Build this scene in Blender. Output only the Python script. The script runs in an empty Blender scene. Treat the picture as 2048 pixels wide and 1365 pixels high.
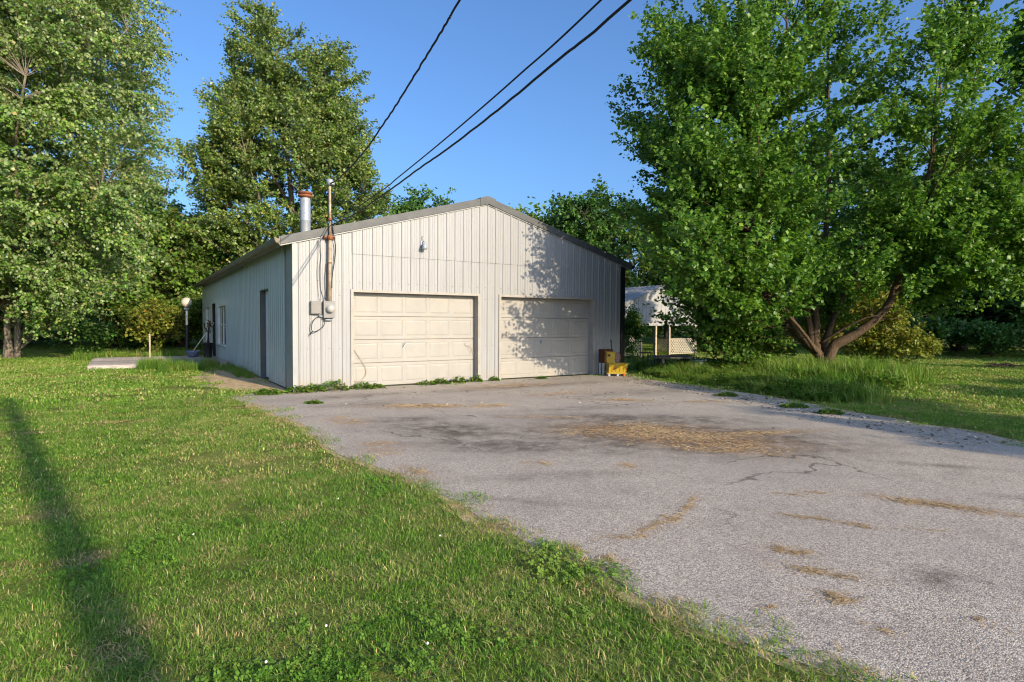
import bpy, bmesh, math, random
import numpy as np
from mathutils import Vector, Matrix
from mathutils.geometry import delaunay_2d_cdt

PI = math.pi
R = math.radians
scene = bpy.context.scene
COL = scene.collection

# ------------------------------------------------------------------ camera, sky, sun, exposure
CAM_H = 1.4586
cam_d = bpy.data.cameras.new('camera')
cam = bpy.data.objects.new('camera', cam_d)
COL.objects.link(cam)
cam.location = (0, 0, CAM_H)
cam.rotation_mode = 'XYZ'
cam.matrix_world = (Matrix.Translation((0, 0, CAM_H)) @ Matrix.Rotation(PI / 2 - 0.02981, 4, 'X') @ Matrix.Rotation(0.003877, 4, 'Z'))
cam_d.sensor_width = 36.0
cam_d.lens = 1180.547 / 2048 * 36.0
cam_d.clip_end = 2000
cam_d.clip_start = 0.05
scene.camera = cam

SUN_EL = R(19.5)
SUN_XY = np.array([0.674, -0.739])
SUN_XY = SUN_XY / np.linalg.norm(SUN_XY)
SUN_AZ = math.atan2(SUN_XY[0], SUN_XY[1])          # clockwise from +Y
world = bpy.data.worlds.new('World')
scene.world = world
world.use_nodes = True
wn = world.node_tree
for n in list(wn.nodes):
    wn.nodes.remove(n)
w_out = wn.nodes.new('ShaderNodeOutputWorld')
w_bg = wn.nodes.new('ShaderNodeBackground')
w_sky = wn.nodes.new('ShaderNodeTexSky')
w_sky.sky_type = 'NISHITA'
w_sky.sun_disc = False
w_sky.sun_elevation = SUN_EL
w_sky.sun_rotation = SUN_AZ
w_sky.air_density = 1.0
w_sky.dust_density = 3.2
w_sky.ozone_density = 7.0
w_bg.inputs['Strength'].default_value = 0.15
wn.links.new(w_sky.outputs[0], w_bg.inputs['Color'])
wn.links.new(w_bg.outputs[0], w_out.inputs['Surface'])

sun_d = bpy.data.lights.new('sun', 'SUN')
sun_d.energy = 3.8
sun_d.angle = R(0.5)
sun_d.color = (1.0, 0.83, 0.58)
sun = bpy.data.objects.new('sun', sun_d)
COL.objects.link(sun)
sd = Vector((SUN_XY[0] * math.cos(SUN_EL), SUN_XY[1] * math.cos(SUN_EL), math.sin(SUN_EL)))
sun.rotation_euler = sd.to_track_quat('Z', 'Y').to_euler()
sun.location = sd * 60

scene.view_settings.view_transform = 'Standard'
scene.view_settings.look = 'None'
scene.view_settings.exposure = 0.80
scene.view_settings.gamma = 1.0
scene.view_settings.use_curve_mapping = False
scene.render.engine = 'CYCLES'
scene.cycles.use_denoising = True
scene.cycles.use_adaptive_sampling = True
scene.cycles.adaptive_threshold = 0.015
scene.cycles.pixel_filter_type = 'BLACKMAN_HARRIS'
scene.cycles.filter_width = 1.15
scene.cycles.max_bounces = 6
scene.cycles.diffuse_bounces = 3
scene.cycles.transparent_max_bounces = 6


# ------------------------------------------------------------------ materials
class NT:
    def __init__(self, name):
        self.m = bpy.data.materials.new(name)
        self.m.use_nodes = True
        self.t = self.m.node_tree
        for n in list(self.t.nodes):
            self.t.nodes.remove(n)
        self.out = self.n('ShaderNodeOutputMaterial')

    def n(self, typ, **kw):
        x = self.t.nodes.new(typ)
        for k, v in kw.items():
            setattr(x, k, v)
        return x

    def l(self, a, b):
        self.t.links.new(a, b)

    def val(self, sock, v):
        if hasattr(v, 'is_output') or isinstance(v, bpy.types.NodeSocket):
            self.l(v, sock)
        else:
            if sock.type == 'RGBA' and not hasattr(v, '__len__'):
                v = (v, v, v, 1)
            if sock.type == 'RGBA' and len(v) == 3:
                v = (*v, 1)
            sock.default_value = v

    def pos(self):
        return self.n('ShaderNodeNewGeometry').outputs['Position']

    def noise(self, scale, detail=3, rough=0.55, vec=None, stretch=None):
        x = self.n('ShaderNodeTexNoise')
        x.inputs['Scale'].default_value = scale
        x.inputs['Detail'].default_value = detail
        x.inputs['Roughness'].default_value = rough
        v = vec if vec is not None else self.pos()
        if stretch is not None:
            mp = self.n('ShaderNodeMapping')
            mp.inputs['Scale'].default_value = stretch
            self.l(v, mp.inputs['Vector'])
            v = mp.outputs[0]
        self.l(v, x.inputs['Vector'])
        return x.outputs['Fac']

    def rng(self, v, a, b, c=0.0, d=1.0):
        x = self.n('ShaderNodeMapRange')
        self.l(v, x.inputs['Value'])
        for k, q in zip(('From Min', 'From Max', 'To Min', 'To Max'), (a, b, c, d)):
            x.inputs[k].default_value = q
        return x.outputs[0]

    def mix(self, f, a, b, blend='MIX'):
        x = self.n('ShaderNodeMix', data_type='RGBA', blend_type=blend)
        self.val(x.inputs[0], f)
        self.val(x.inputs[6], a)
        self.val(x.inputs[7], b)
        return x.outputs[2]

    def math(self, op, a, b=0.0):
        x = self.n('ShaderNodeMath', operation=op)
        self.val(x.inputs[0], a)
        self.val(x.inputs[1], b)
        return x.outputs[0]

    def attr(self, name):
        x = self.n('ShaderNodeAttribute', attribute_name=name)
        return x.outputs['Fac']

    def bsdf(self, color, rough=0.6, spec=0.3, metal=0.0, normal=None, **kw):
        b = self.n('ShaderNodeBsdfPrincipled')
        self.val(b.inputs['Base Color'], color)
        self.val(b.inputs['Roughness'], rough)
        b.inputs['Specular IOR Level'].default_value = spec
        b.inputs['Metallic'].default_value = metal
        if normal is not None:
            self.l(normal, b.inputs['Normal'])
        return b.outputs[0]

    def bump(self, h, strength=0.3, dist=0.01):
        b = self.n('ShaderNodeBump')
        b.inputs['Strength'].default_value = strength
        b.inputs['Distance'].default_value = dist
        self.l(h, b.inputs['Height'])
        return b.outputs[0]

    def done(self, sh):
        self.l(sh, self.out.inputs['Surface'])
        return self.m


def mul(c, k):
    return tuple(max(0, x * k) for x in c[:3])


def simple(name, col, rough=0.6, spec=0.3, metal=0.0, var=0.18, scale=6.0, bump=0.15, bscale=40.0, dirt=None, dscale=2.0, stretch=None):
    t = NT(name)
    f = t.noise(scale, 5, 0.6, stretch=stretch)
    c = t.mix(t.rng(f, 0.3, 0.7), mul(col, 1 - var), mul(col, 1 + var))
    if dirt:
        d = t.noise(dscale, 6, 0.65, stretch=stretch)
        c = t.mix(t.rng(d, 0.52, 0.72, 0, dirt[1]), c, dirt[0])
    nm = t.bump(t.noise(bscale, 3, 0.6, stretch=stretch), bump, 0.01) if bump else None
    return t.done(t.bsdf(c, rough, spec, metal, nm))


def leaf_mat(name, cols, back=None, trans=0.3, rough=0.5, spec=0.35, autumn=None):
    """cols: three greens picked per leaf; back: colour of the pale underside"""
    t = NT(name)
    r = t.attr('rnd')
    ramp = t.n('ShaderNodeValToRGB')
    t.l(r, ramp.inputs[0])
    e = ramp.color_ramp.elements
    e[0].position, e[0].color = 0.0, (*cols[0], 1)
    e[1].position, e[1].color = 0.9, (*cols[2], 1)
    m = e.new(0.5)
    m.color = (*cols[1], 1)
    if autumn:
        a = e.new(0.965)
        a.color = (*autumn, 1)
    c = ramp.outputs[0]
    tone = t.attr('tone')
    c = t.mix(1.0, c, t.mix(tone, (0.62, 0.7, 0.64), (1.42, 1.32, 1.2)), 'MULTIPLY')
    if back:
        bf = t.n('ShaderNodeNewGeometry').outputs['Backfacing']
        c = t.mix(t.math('MULTIPLY', bf, 0.5), c, back)
    p = t.bsdf(c, rough, spec)
    tr = t.n('ShaderNodeBsdfTranslucent')
    t.l(t.mix(1.0, c, (1.3, 1.35, 0.6), 'MULTIPLY'), tr.inputs['Color'])
    ms = t.n('ShaderNodeMixShader')
    ms.inputs[0].default_value = trans
    t.l(p, ms.inputs[1])
    t.l(tr.outputs[0], ms.inputs[2])
    return t.done(ms.outputs[0])


def dry_factor(t):
    """bleached patches of the mown lawn, by place"""
    a = t.noise(0.42, 4, 0.6)
    b = t.noise(2.3, 4, 0.65)
    s = t.math('ADD', t.math('MULTIPLY', a, 0.6), t.math('MULTIPLY', b, 0.55))
    return t.rng(s, 0.52, 0.76)


def grass_mat(name, green_a, green_b, dry, dry_amt=0.8, trans=0.3, floor=0.0):
    t = NT(name)
    r = t.attr('rnd')
    g = t.mix(r, green_a, green_b)
    d = dry_factor(t)
    r2 = t.attr('rnd2')
    f = t.math('MULTIPLY', d, dry_amt)
    pick = t.math('LESS_THAN', r2, t.math('ADD', t.math('MULTIPLY', f, 0.85), floor))
    g2 = t.mix(t.math('MULTIPLY', d, 0.65), g, (0.27, 0.34, 0.065))
    c = t.mix(pick, g2, t.mix(r, mul(dry, 0.75), mul(dry, 1.2)))
    p = t.bsdf(c, 0.55, 0.3)
    tr = t.n('ShaderNodeBsdfTranslucent')
    t.l(t.mix(1.0, c, (1.2, 1.25, 0.6), 'MULTIPLY'), tr.inputs['Color'])
    ms = t.n('ShaderNodeMixShader')
    ms.inputs[0].default_value = trans
    t.l(p, ms.inputs[1])
    t.l(tr.outputs[0], ms.inputs[2])
    return t.done(ms.outputs[0])


def lawn_mat():
    t = NT('lawn_soil_and_turf')
    d = dry_factor(t)
    fine = t.noise(34, 5, 0.7)
    c = t.mix(t.rng(fine, 0.32, 0.68), (0.06, 0.085, 0.016), (0.16, 0.21, 0.04))
    c = t.mix(t.math('MULTIPLY', d, 0.6), c, (0.34, 0.33, 0.095))
    mid = t.noise(6, 5, 0.7)
    c = t.mix(t.rng(mid, 0.55, 0.8, 0, 0.55), c, (0.2, 0.15, 0.075))
    nm = t.bump(t.noise(60, 4, 0.7), 0.8, 0.03)
    return t.done(t.bsdf(c, 0.9, 0.1, 0, nm))


def drive_mat():
    t = NT('exposed_aggregate_paving')
    v = t.n('ShaderNodeTexVoronoi')
    v.inputs['Scale'].default_value = 125
    t.l(t.pos(), v.inputs['Vector'])
    sep = t.n('ShaderNodeSeparateColor')
    t.l(v.outputs['Color'], sep.inputs[0])
    st = t.n('ShaderNodeValToRGB')
    t.l(sep.outputs[0], st.inputs[0])
    e = st.color_ramp.elements
    e[0].position, e[0].color = 0.0, (0.20, 0.17, 0.145, 1)
    e[1].position, e[1].color = 1.0, (0.78, 0.68, 0.56, 1)
    for p, c in ((0.25, (0.355, 0.305, 0.258, 1)), (0.5, (0.49, 0.43, 0.36, 1)), (0.8, (0.58, 0.51, 0.425, 1))):
        q = e.new(p)
        q.color = c
    c = st.outputs[0]
    # dark gaps between the stones
    c = t.mix(t.rng(v.outputs['Distance'], 0.5, 0.85, 0, 0.6), c, (0.14, 0.12, 0.105))
    med = t.noise(1.7, 6, 0.7)
    c = t.mix(t.rng(med, 0.5, 0.72, 0.0, 0.42), c, (0.20, 0.165, 0.135))
    big = t.noise(0.55, 5, 0.6)
    c = t.mix(t.rng(big, 0.35, 0.7, 0.0, 0.36), c, (0.26, 0.225, 0.20))
    # oil, tyre and damp stains
    brk = t.noise(3.2, 6, 0.7)
    stain = t.math('MULTIPLY', t.attr('stain'), t.rng(brk, 0.36, 0.62, 0.25, 1.5))
    c = t.mix(t.math('MINIMUM', stain, 0.85), c, (0.095, 0.075, 0.058))
    # rotted straw and rust-brown dust ground into the surface
    brk2 = t.noise(7.5, 6, 0.75)
    straw = t.math('MULTIPLY', t.attr('straw'), t.rng(brk2, 0.42, 0.58, 0.0, 1.3))
    c = t.mix(t.math('MINIMUM', straw, 0.9), c, (0.30, 0.165, 0.065))
    # cracks
    nz = t.n('ShaderNodeTexVoronoi', feature='DISTANCE_TO_EDGE')
    nz.inputs['Scale'].default_value = 0.42
    wob = t.n('ShaderNodeTexNoise')
    wob.inputs['Scale'].default_value = 2.6
    wob.inputs['Detail'].default_value = 5
    t.l(t.pos(), wob.inputs['Vector'])
    wv = t.n('ShaderNodeVectorMath', operation='MULTIPLY_ADD')
    t.l(wob.outputs['Color'], wv.inputs[0])
    wv.inputs[1].default_value = (0.7, 0.7, 0)
    t.l(t.pos(), wv.inputs[2])
    t.l(wv.outputs[0], nz.inputs['Vector'])
    crack = t.math('MULTIPLY', t.rng(nz.outputs['Distance'], 0.0, 0.007, 0.75, 0.0), t.rng(t.noise(0.5, 2), 0.46, 0.56))
    c = t.mix(crack, c, (0.04, 0.035, 0.03))
    h = t.math('SUBTRACT', t.math('MULTIPLY', v.outputs['Distance'], -1.0), crack)
    nm = t.bump(h, 0.5, 0.005)
    return t.done(t.bsdf(c, 0.85, 0.2, 0, nm))


def metal_panel_mat(name, col, grime, streak=0.5, rough=0.42):
    t = NT(name)
    st = t.noise(3.0, 5, 0.65, stretch=(6, 6, 0.35))
    c = t.mix(t.rng(st, 0.35, 0.75, 0, streak), col, mul(grime, 1.0))
    blot = t.noise(1.1, 5, 0.6)
    c = t.mix(t.rng(blot, 0.4, 0.75, 0, 0.22), c, mul(col, 0.78))
    sp = t.noise(38, 4, 0.7)
    c = t.mix(t.rng(sp, 0.66, 0.78, 0, 0.5), c, grime)
    # mud splashed up along the foot of the sheets
    sx = t.n('ShaderNodeSeparateXYZ')
    t.l(t.pos(), sx.inputs[0])
    low = t.rng(sx.outputs['Z'], 0.0, 0.45, 1.0, 0.0)
    spl = t.math('MULTIPLY', low, t.rng(t.noise(9, 5, 0.7), 0.35, 0.7, 0.0, 0.75))
    c = t.mix(spl, c, (0.33, 0.26, 0.18))
    nm = t.bump(t.noise(2.4, 2, 0.5), 0.12, 0.02)
    return t.done(t.bsdf(c, rough, 0.4, 0, nm))


def bark_mat(name, col):
    t = NT(name)
    f = t.noise(9, 6, 0.7, stretch=(3, 3, 0.6))
    c = t.mix(t.rng(f, 0.3, 0.7), mul(col, 0.5), mul(col, 1.45))
    nm = t.bump(f, 0.9, 0.04)
    return t.done(t.bsdf(c, 0.9, 0.15, 0, nm))


def wood_mat(name, col, axis_stretch=(1, 12, 12), var=0.4):
    t = NT(name)
    tc = t.n('ShaderNodeTexCoord').outputs['Object']
    f = t.noise(3.5, 6, 0.65, vec=tc, stretch=axis_stretch)
    c = t.mix(t.rng(f, 0.3, 0.7), mul(col, 1 - var), mul(col, 1 + var))
    oi = t.n('ShaderNodeObjectInfo').outputs['Random']
    c = t.mix(1.0, c, t.mix(oi, (0.75, 0.75, 0.77), (1.2, 1.17, 1.12)), 'MULTIPLY')
    nm = t.bump(f, 0.4, 0.01)
    return t.done(t.bsdf(c, 0.8, 0.2, 0, nm))


MT = {}
MT['lawn'] = lawn_mat()
MT['drive'] = drive_mat()
MT['panel'] = metal_panel_mat('white_ribbed_steel', (0.29, 0.295, 0.305), (0.19, 0.18, 0.165), 0.32)
MT['shade_tint_panel'] = metal_panel_mat('white_ribbed_steel_shade_tint', (0.40, 0.47, 0.465), (0.26, 0.31, 0.30), 0.5, 0.24)  # same steel as the front; teal tone of its shade put into the colour
MT['corner'] = simple('corner_flashing_steel', (0.28, 0.29, 0.295), 0.45, 0.4, var=0.1, scale=3, bump=0.05, dirt=((0.36, 0.33, 0.28), 0.4))
MT['door'] = simple('cream_overhead_door', (0.30, 0.287, 0.268), 0.5, 0.35, var=0.06, scale=2.5, bump=0.08, bscale=180, dirt=((0.42, 0.35, 0.26), 0.35), dscale=3.5)
MT['frame'] = simple('cream_painted_wood', (0.31, 0.295, 0.27), 0.6, 0.3, var=0.12, scale=8, bump=0.2, dirt=((0.35, 0.25, 0.15), 0.5), dscale=5)
MT['dark_trim'] = simple('weathered_bronze_trim', (0.078, 0.083, 0.088), 0.5, 0.3, var=0.2, scale=4, bump=0.05, dirt=((0.13, 0.12, 0.09), 0.4))
MT['black_trim'] = simple('black_corner_trim', (0.012, 0.012, 0.014), 0.5, 0.3, var=0.3, bump=0.05)
MT['roof'] = simple('grey_roof_steel', (0.26, 0.26, 0.255), 0.45, 0.4, var=0.12, scale=2, bump=0.04)
MT['soffit'] = simple('stained_eave_board', (0.21, 0.18, 0.13), 0.75, 0.2, var=0.3, scale=7, bump=0.3)
MT['black'] = simple('dark_interior', (0.01, 0.01, 0.01), 0.9, 0.1, bump=0)
MT['galv'] = simple('galvanised_steel', (0.30, 0.33, 0.37), 0.5, 0.5, 0.3, var=0.15, scale=14, bump=0.06, dirt=((0.36, 0.31, 0.27), 0.5), dscale=6)
MT['rust'] = simple('rusted_steel', (0.23, 0.085, 0.04), 0.85, 0.2, var=0.45, scale=18, bump=0.5)
MT['mast'] = simple('rust_stained_conduit', (0.36, 0.29, 0.21), 0.65, 0.35, 0.2, var=0.35, scale=9, bump=0.25, dirt=((0.17, 0.075, 0.035), 0.8), dscale=3)
MT['box_grey'] = simple('grey_enclosure_paint', (0.2, 0.2, 0.2), 0.55, 0.35, var=0.12, scale=9, bump=0.05, dirt=((0.2, 0.15, 0.1), 0.4))
_t = NT('meter_glass_dome')
MT['meter_glass'] = _t.done(_t.bsdf((0.36, 0.36, 0.34), 0.08, 0.8))
MT['cable'] = simple('black_cable_sheath', (0.018, 0.017, 0.02), 0.55, 0.3, var=0.2, bump=0.05)
MT['cable_light'] = simple('aged_pale_cable', (0.34, 0.28, 0.20), 0.6, 0.3, var=0.25, bump=0.05)
MT['white'] = simple('white_gloss_paint', (0.76, 0.76, 0.74), 0.4, 0.4, var=0.08, bump=0.04, dirt=((0.45, 0.42, 0.36), 0.35))
MT['side_white'] = simple('white_door_paint', (0.66, 0.68, 0.66), 0.5, 0.35, var=0.08, bump=0.04, dirt=((0.35, 0.34, 0.3), 0.4))
MT['lamp_globe'] = simple('milk_glass_globe', (0.52, 0.47, 0.40), 0.25, 0.5, var=0.06, bump=0)
MT['deck'] = wood_mat('weathered_grey_board', (0.33, 0.30, 0.285))
MT['old_board'] = wood_mat('blackened_old_board', (0.10, 0.095, 0.10))
MT['post_wood'] = wood_mat('pale_post_wood', (0.44, 0.38, 0.29), (12, 12, 1))
MT['lattice'] = simple('white_lattice_strip', (0.62, 0.56, 0.47), 0.7, 0.25, var=0.15, bump=0.1)
MT['gable'] = simple('white_gable_steel', (0.34, 0.35, 0.36), 0.45, 0.4, var=0.1, scale=3, bump=0.05, dirt=((0.4, 0.37, 0.33), 0.4))
MT['yellow'] = simple('yellow_bucket_plastic', (0.36, 0.245, 0.014), 0.4, 0.45, var=0.1, scale=9, bump=0.05, dirt=((0.30, 0.18, 0.03), 0.5), dscale=7)
MT['red'] = simple('red_caster_plastic', (0.45, 0.07, 0.03), 0.5, 0.4, var=0.2, bump=0.05)
MT['brown_box'] = wood_mat('brown_stained_wood', (0.135, 0.052, 0.026), (10, 10, 1))
MT['ochre'] = simple('ochre_old_wood', (0.42, 0.22, 0.05), 0.8, 0.2, var=0.4, scale=14, bump=0.4)
MT['tub'] = simple('dull_blue_steel_tub', (0.20, 0.24, 0.27), 0.5, 0.4, 0.3, var=0.3, scale=10, bump=0.15, dirt=((0.12, 0.12, 0.12), 0.6))
MT['blue_pot'] = simple('blue_glazed_pot', (0.10, 0.13, 0.20), 0.3, 0.5, var=0.2, bump=0.04)
MT['black_plastic'] = simple('black_plastic', (0.014, 0.013, 0.013), 0.5, 0.35, var=0.3, bump=0.1)
MT['straw_bristle'] = simple('straw_bristle', (0.36, 0.26, 0.12), 0.85, 0.15, var=0.3, scale=30, bump=0.4)
MT['dirt'] = simple('bare_trodden_soil', (0.52, 0.385, 0.23), 0.95, 0.1, var=0.3, scale=7, bump=0.7, bscale=45, dirt=((0.22, 0.2, 0.08), 0.6), dscale=3)
MT['pole'] = bark_mat('creosoted_pole_wood', (0.16, 0.12, 0.085))
MT['bark'] = bark_mat('maple_bark', (0.105, 0.072, 0.046))
MT['bark_grey'] = bark_mat('grey_bark', (0.20, 0.165, 0.125))
MT['bark_dark'] = bark_mat('dark_bark', (0.08, 0.065, 0.05))
MT['hay'] = NT('loose_dry_straw')
_t = MT['hay']
MT['hay'] = _t.done(_t.bsdf(_t.mix(_t.attr('rnd'), (0.24, 0.155, 0.075), (0.58, 0.43, 0.24)), 0.75, 0.2))
MT['litter'] = NT('pale_chips')
_t = MT['litter']
MT['litter'] = _t.done(_t.bsdf(_t.mix(_t.attr('rnd'), (0.10, 0.07, 0.035), (0.58, 0.5, 0.38)), 0.85, 0.2))
MT['glass'] = NT('window_glass')
_t = MT['glass']
MT['glass'] = _t.done(_t.bsdf((0.035, 0.045, 0.045), 0.06, 0.7))

G_MOWN = grass_mat('mown_grass_blade', (0.085, 0.205, 0.018), (0.225, 0.37, 0.052), (0.50, 0.41, 0.19), 0.5, floor=0.055)
G_TALL = grass_mat('tall_grass_blade', (0.065, 0.17, 0.015), (0.17, 0.29, 0.04), (0.38, 0.32, 0.12), 0.25)
G_CLOVER = grass_mat('clover_leaf', (0.075, 0.19, 0.016), (0.15, 0.29, 0.034), (0.3, 0.24, 0.1), 0.1)
L_MAPLE = leaf_mat('maple_leaf', [(0.04, 0.125, 0.014), (0.08, 0.195, 0.018), (0.155, 0.285, 0.03)], (0.15, 0.25, 0.07), 0.36, 0.45, 0.4)
L_SILVER = leaf_mat('silver_maple_leaf', [(0.072, 0.16, 0.028), (0.13, 0.255, 0.042), (0.225, 0.335, 0.075)], (0.42, 0.45, 0.29), 0.3, 0.45, 0.45, (0.34, 0.27, 0.10))
L_POPLAR = leaf_mat('poplar_leaf', [(0.07, 0.155, 0.022), (0.128, 0.225, 0.03), (0.215, 0.30, 0.055)], (0.32, 0.37, 0.22), 0.3, 0.45, 0.45, (0.36, 0.28, 0.07))
L_DARK = leaf_mat('dark_wood_leaf', [(0.032, 0.10, 0.022), (0.055, 0.155, 0.026), (0.10, 0.22, 0.036)], (0.12, 0.18, 0.07), 0.28)
L_MID = leaf_mat('hedgerow_leaf', [(0.058, 0.145, 0.018), (0.10, 0.21, 0.026), (0.165, 0.275, 0.042)], (0.18, 0.2, 0.08), 0.3, autumn=(0.26, 0.2, 0.05))
L_YELLOW = leaf_mat('sunlit_shrub_leaf', [(0.10, 0.16, 0.018), (0.175, 0.225, 0.026), (0.27, 0.27, 0.04)], (0.22, 0.22, 0.08), 0.32, autumn=(0.33, 0.2, 0.05))
L_WEED = leaf_mat('weed_leaf', [(0.05, 0.135, 0.016), (0.09, 0.195, 0.024), (0.15, 0.235, 0.035)], None, 0.3, autumn=(0.32, 0.27, 0.1))


# ------------------------------------------------------------------ object helpers
def tag(o, label=None, cat=None, group=None, kind=None):
    if label: o['label'] = label
    if cat: o['category'] = cat
    if group: o['group'] = group
    if kind: o['kind'] = kind
    return o


def empty(name, loc, rz=0.0):
    o = bpy.data.objects.new(name, None)
    COL.objects.link(o)
    o.location = loc
    o.rotation_euler = (0, 0, rz)
    o.empty_display_size = 0.2
    return o


def link(name, me, mat, parent=None):
    o = bpy.data.objects.new(name, me)
    COL.objects.link(o)
    if mat is not None and not me.materials:
        me.materials.append(mat)
    if parent is not None:
        o.parent = parent
    return o


def np_mesh(name, V, F, attrs=None, smooth=False):
    """V (n,3); F (m,k) all faces of one size"""
    me = bpy.data.meshes.new(name)
    V = np.ascontiguousarray(V, dtype=np.float32)
    F = np.ascontiguousarray(F, dtype=np.int32)
    k = F.shape[1]
    me.vertices.add(len(V))
    me.vertices.foreach_set('co', V.ravel())
    me.loops.add(F.size)
    me.loops.foreach_set('vertex_index', F.ravel())
    me.polygons.add(len(F))
    me.polygons.foreach_set('loop_start', np.arange(0, F.size, k, dtype=np.int32))
    if smooth:
        me.polygons.foreach_set('use_smooth', np.ones(len(F), dtype=bool))
    for a, v in (attrs or {}).items():
        at = me.attributes.new(a, 'FLOAT', 'POINT')
        at.data.foreach_set('value', np.ascontiguousarray(v, dtype=np.float32))
    me.update(calc_edges=True)
    return me


class MB:
    """collects simple solids and links them as one mesh object"""
    def __init__(self):
        self.v, self.f = [], []

    def add(self, vs, fs):
        b = len(self.v)
        self.v += [tuple(x) for x in vs]
        self.f += [tuple(i + b for i in q) for q in fs]
        return self

    def box(self, c, s, rot=None):
        hx, hy, hz = s[0] / 2, s[1] / 2, s[2] / 2
        p = [Vector((x, y, z)) for x in (-hx, hx) for y in (-hy, hy) for z in (-hz, hz)]
        if rot is not None:
            p = [rot @ q for q in p]
        c = Vector(c)
        return self.add([q + c for q in p], [(0, 1, 3, 2), (4, 6, 7, 5), (0, 4, 5, 1), (2, 3, 7, 6), (0, 2, 6, 4), (1, 5, 7, 3)])

    def span(self, a, b):
        c = [(x + y) / 2 for x, y in zip(a, b)]
        return self.box(c, [abs(y - x) for x, y in zip(a, b)])

    def tube(self, pts, rad, n=8, cap=True):
        pts = [Vector(p) for p in pts]
        if not hasattr(rad, '__len__'):
            rad = [rad] * len(pts)
        rings = []
        up = None
        for i, p in enumerate(pts):
            d = (pts[min(i + 1, len(pts) - 1)] - pts[max(i - 1, 0)])
            d = d.normalized() if d.length > 1e-9 else Vector((0, 0, 1))
            if up is None:
                up = Vector((1, 0, 0)) if abs(d.x) < 0.8 else Vector((0, 1, 0))
            s = d.cross(up).normalized()
            up = s.cross(d).normalized()
            rings.append([p + (s * math.cos(2 * PI * k / n) + up * math.sin(2 * PI * k / n)) * rad[i] for k in range(n)])
        vs = [q for r in rings for q in r]
        fs = []
        for i in range(len(pts) - 1):
            for k in range(n):
                a, b = i * n + k, i * n + (k + 1) % n
                fs.append((a, a + n, b + n, b))
        if cap:
            fs.append(tuple(range(n)))
            fs.append(tuple((len(pts) - 1) * n + k for k in reversed(range(n))))
        return self.add(vs, fs)

    def lathe(self, prof, c=(0, 0, 0), n=24):
        vs, fs = [], []
        for r, z in prof:
            for k in range(n):
                a = 2 * PI * k / n
                vs.append((c[0] + r * math.cos(a), c[1] + r * math.sin(a), c[2] + z))
        for i in range(len(prof) - 1):
            for k in range(n):
                a, b = i * n + k, i * n + (k + 1) % n
                fs.append((a, b, b + n, a + n))
        return self.add(vs, fs)

    def build(self, name, mat, parent=None, smooth=False, bevel=0.0):
        me = bpy.data.meshes.new(name)
        me.from_pydata(self.v, [], self.f)
        if smooth:
            me.polygons.foreach_set('use_smooth', np.ones(len(me.polygons), dtype=bool))
        me.update()
        o = link(name, me, mat, parent)
        if bevel:
            b = o.modifiers.new('bevel', 'BEVEL')
            b.width = bevel
            b.segments = 2
            b.limit_method = 'ANGLE'
        return o


def catenary(a, b, sag, n=12):
    a, b = Vector(a), Vector(b)
    return [a.lerp(b, i / n) - Vector((0, 0, sag * 4 * (i / n) * (1 - i / n))) for i in range(n + 1)]


def smooth_path(pts, n=6):
    """Catmull-Rom through the points"""
    P = [np.array(p, float) for p in pts]
    P = [2 * P[0] - P[1]] + P + [2 * P[-1] - P[-2]]
    out = []
    for i in range(1, len(P) - 2):
        for k in range(n):
            t = k / n
            out.append(0.5 * ((2 * P[i]) + (-P[i - 1] + P[i + 1]) * t + (2 * P[i - 1] - 5 * P[i] + 4 * P[i + 1] - P[i + 2]) * t * t + (-P[i - 1] + 3 * P[i] - 3 * P[i + 1] + P[i + 2]) * t ** 3))
    out.append(P[-2])
    return out


# ------------------------------------------------------------------ plan of the place
GA = np.array([-4.5583, 12.3253])                 # front left corner of the garage
GPHI = math.atan2(0.5420, 0.8404)
DD = np.array([math.cos(GPHI), math.sin(GPHI)])
NN = np.array([-math.sin(GPHI), math.cos(GPHI)])
GW, GD = 9.32, 18.26
EAVE, SLOPE = 3.14, 0.279


def gl(t, s):
    q = GA + t * DD + s * NN
    return (q[0], q[1])


def local_ts(x, y):
    dx, dy = x - GA[0], y - GA[1]
    return dx * DD[0] + dy * DD[1], dx * NN[0] + dy * NN[1]


DRIVE = [(-5.75, 11.75), (-5.27, 11.18), (-4.3, 10.1), (-3.59, 9.08), (-3.01, 8.32), (-2.18, 6.82), (-1.3, 5.77), (-0.72, 5.07), (-0.25, 4.46),
         (0.18, 3.89), (0.47, 3.56), (0.67, 3.19), (0.91, 2.83), (1.37, 2.37), (1.9, 1.6), (2.6, 0.3), (3.3, -3), (4.2, -9), (7.0, -9),
         (6.85, -3), (6.7, 2), (6.5, 6.0), (6.36, 7.3), (6.3, 8.0), (5.93, 9.0), (5.32, 10.9), (4.97, 12.3), (4.41, 13.84), (3.75, 15.4), (3.5, 16.6), gl(9.5, -0.02), gl(9.3, 0.03), gl(0.05, 0.03), gl(-0.25, -0.2)]


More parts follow.
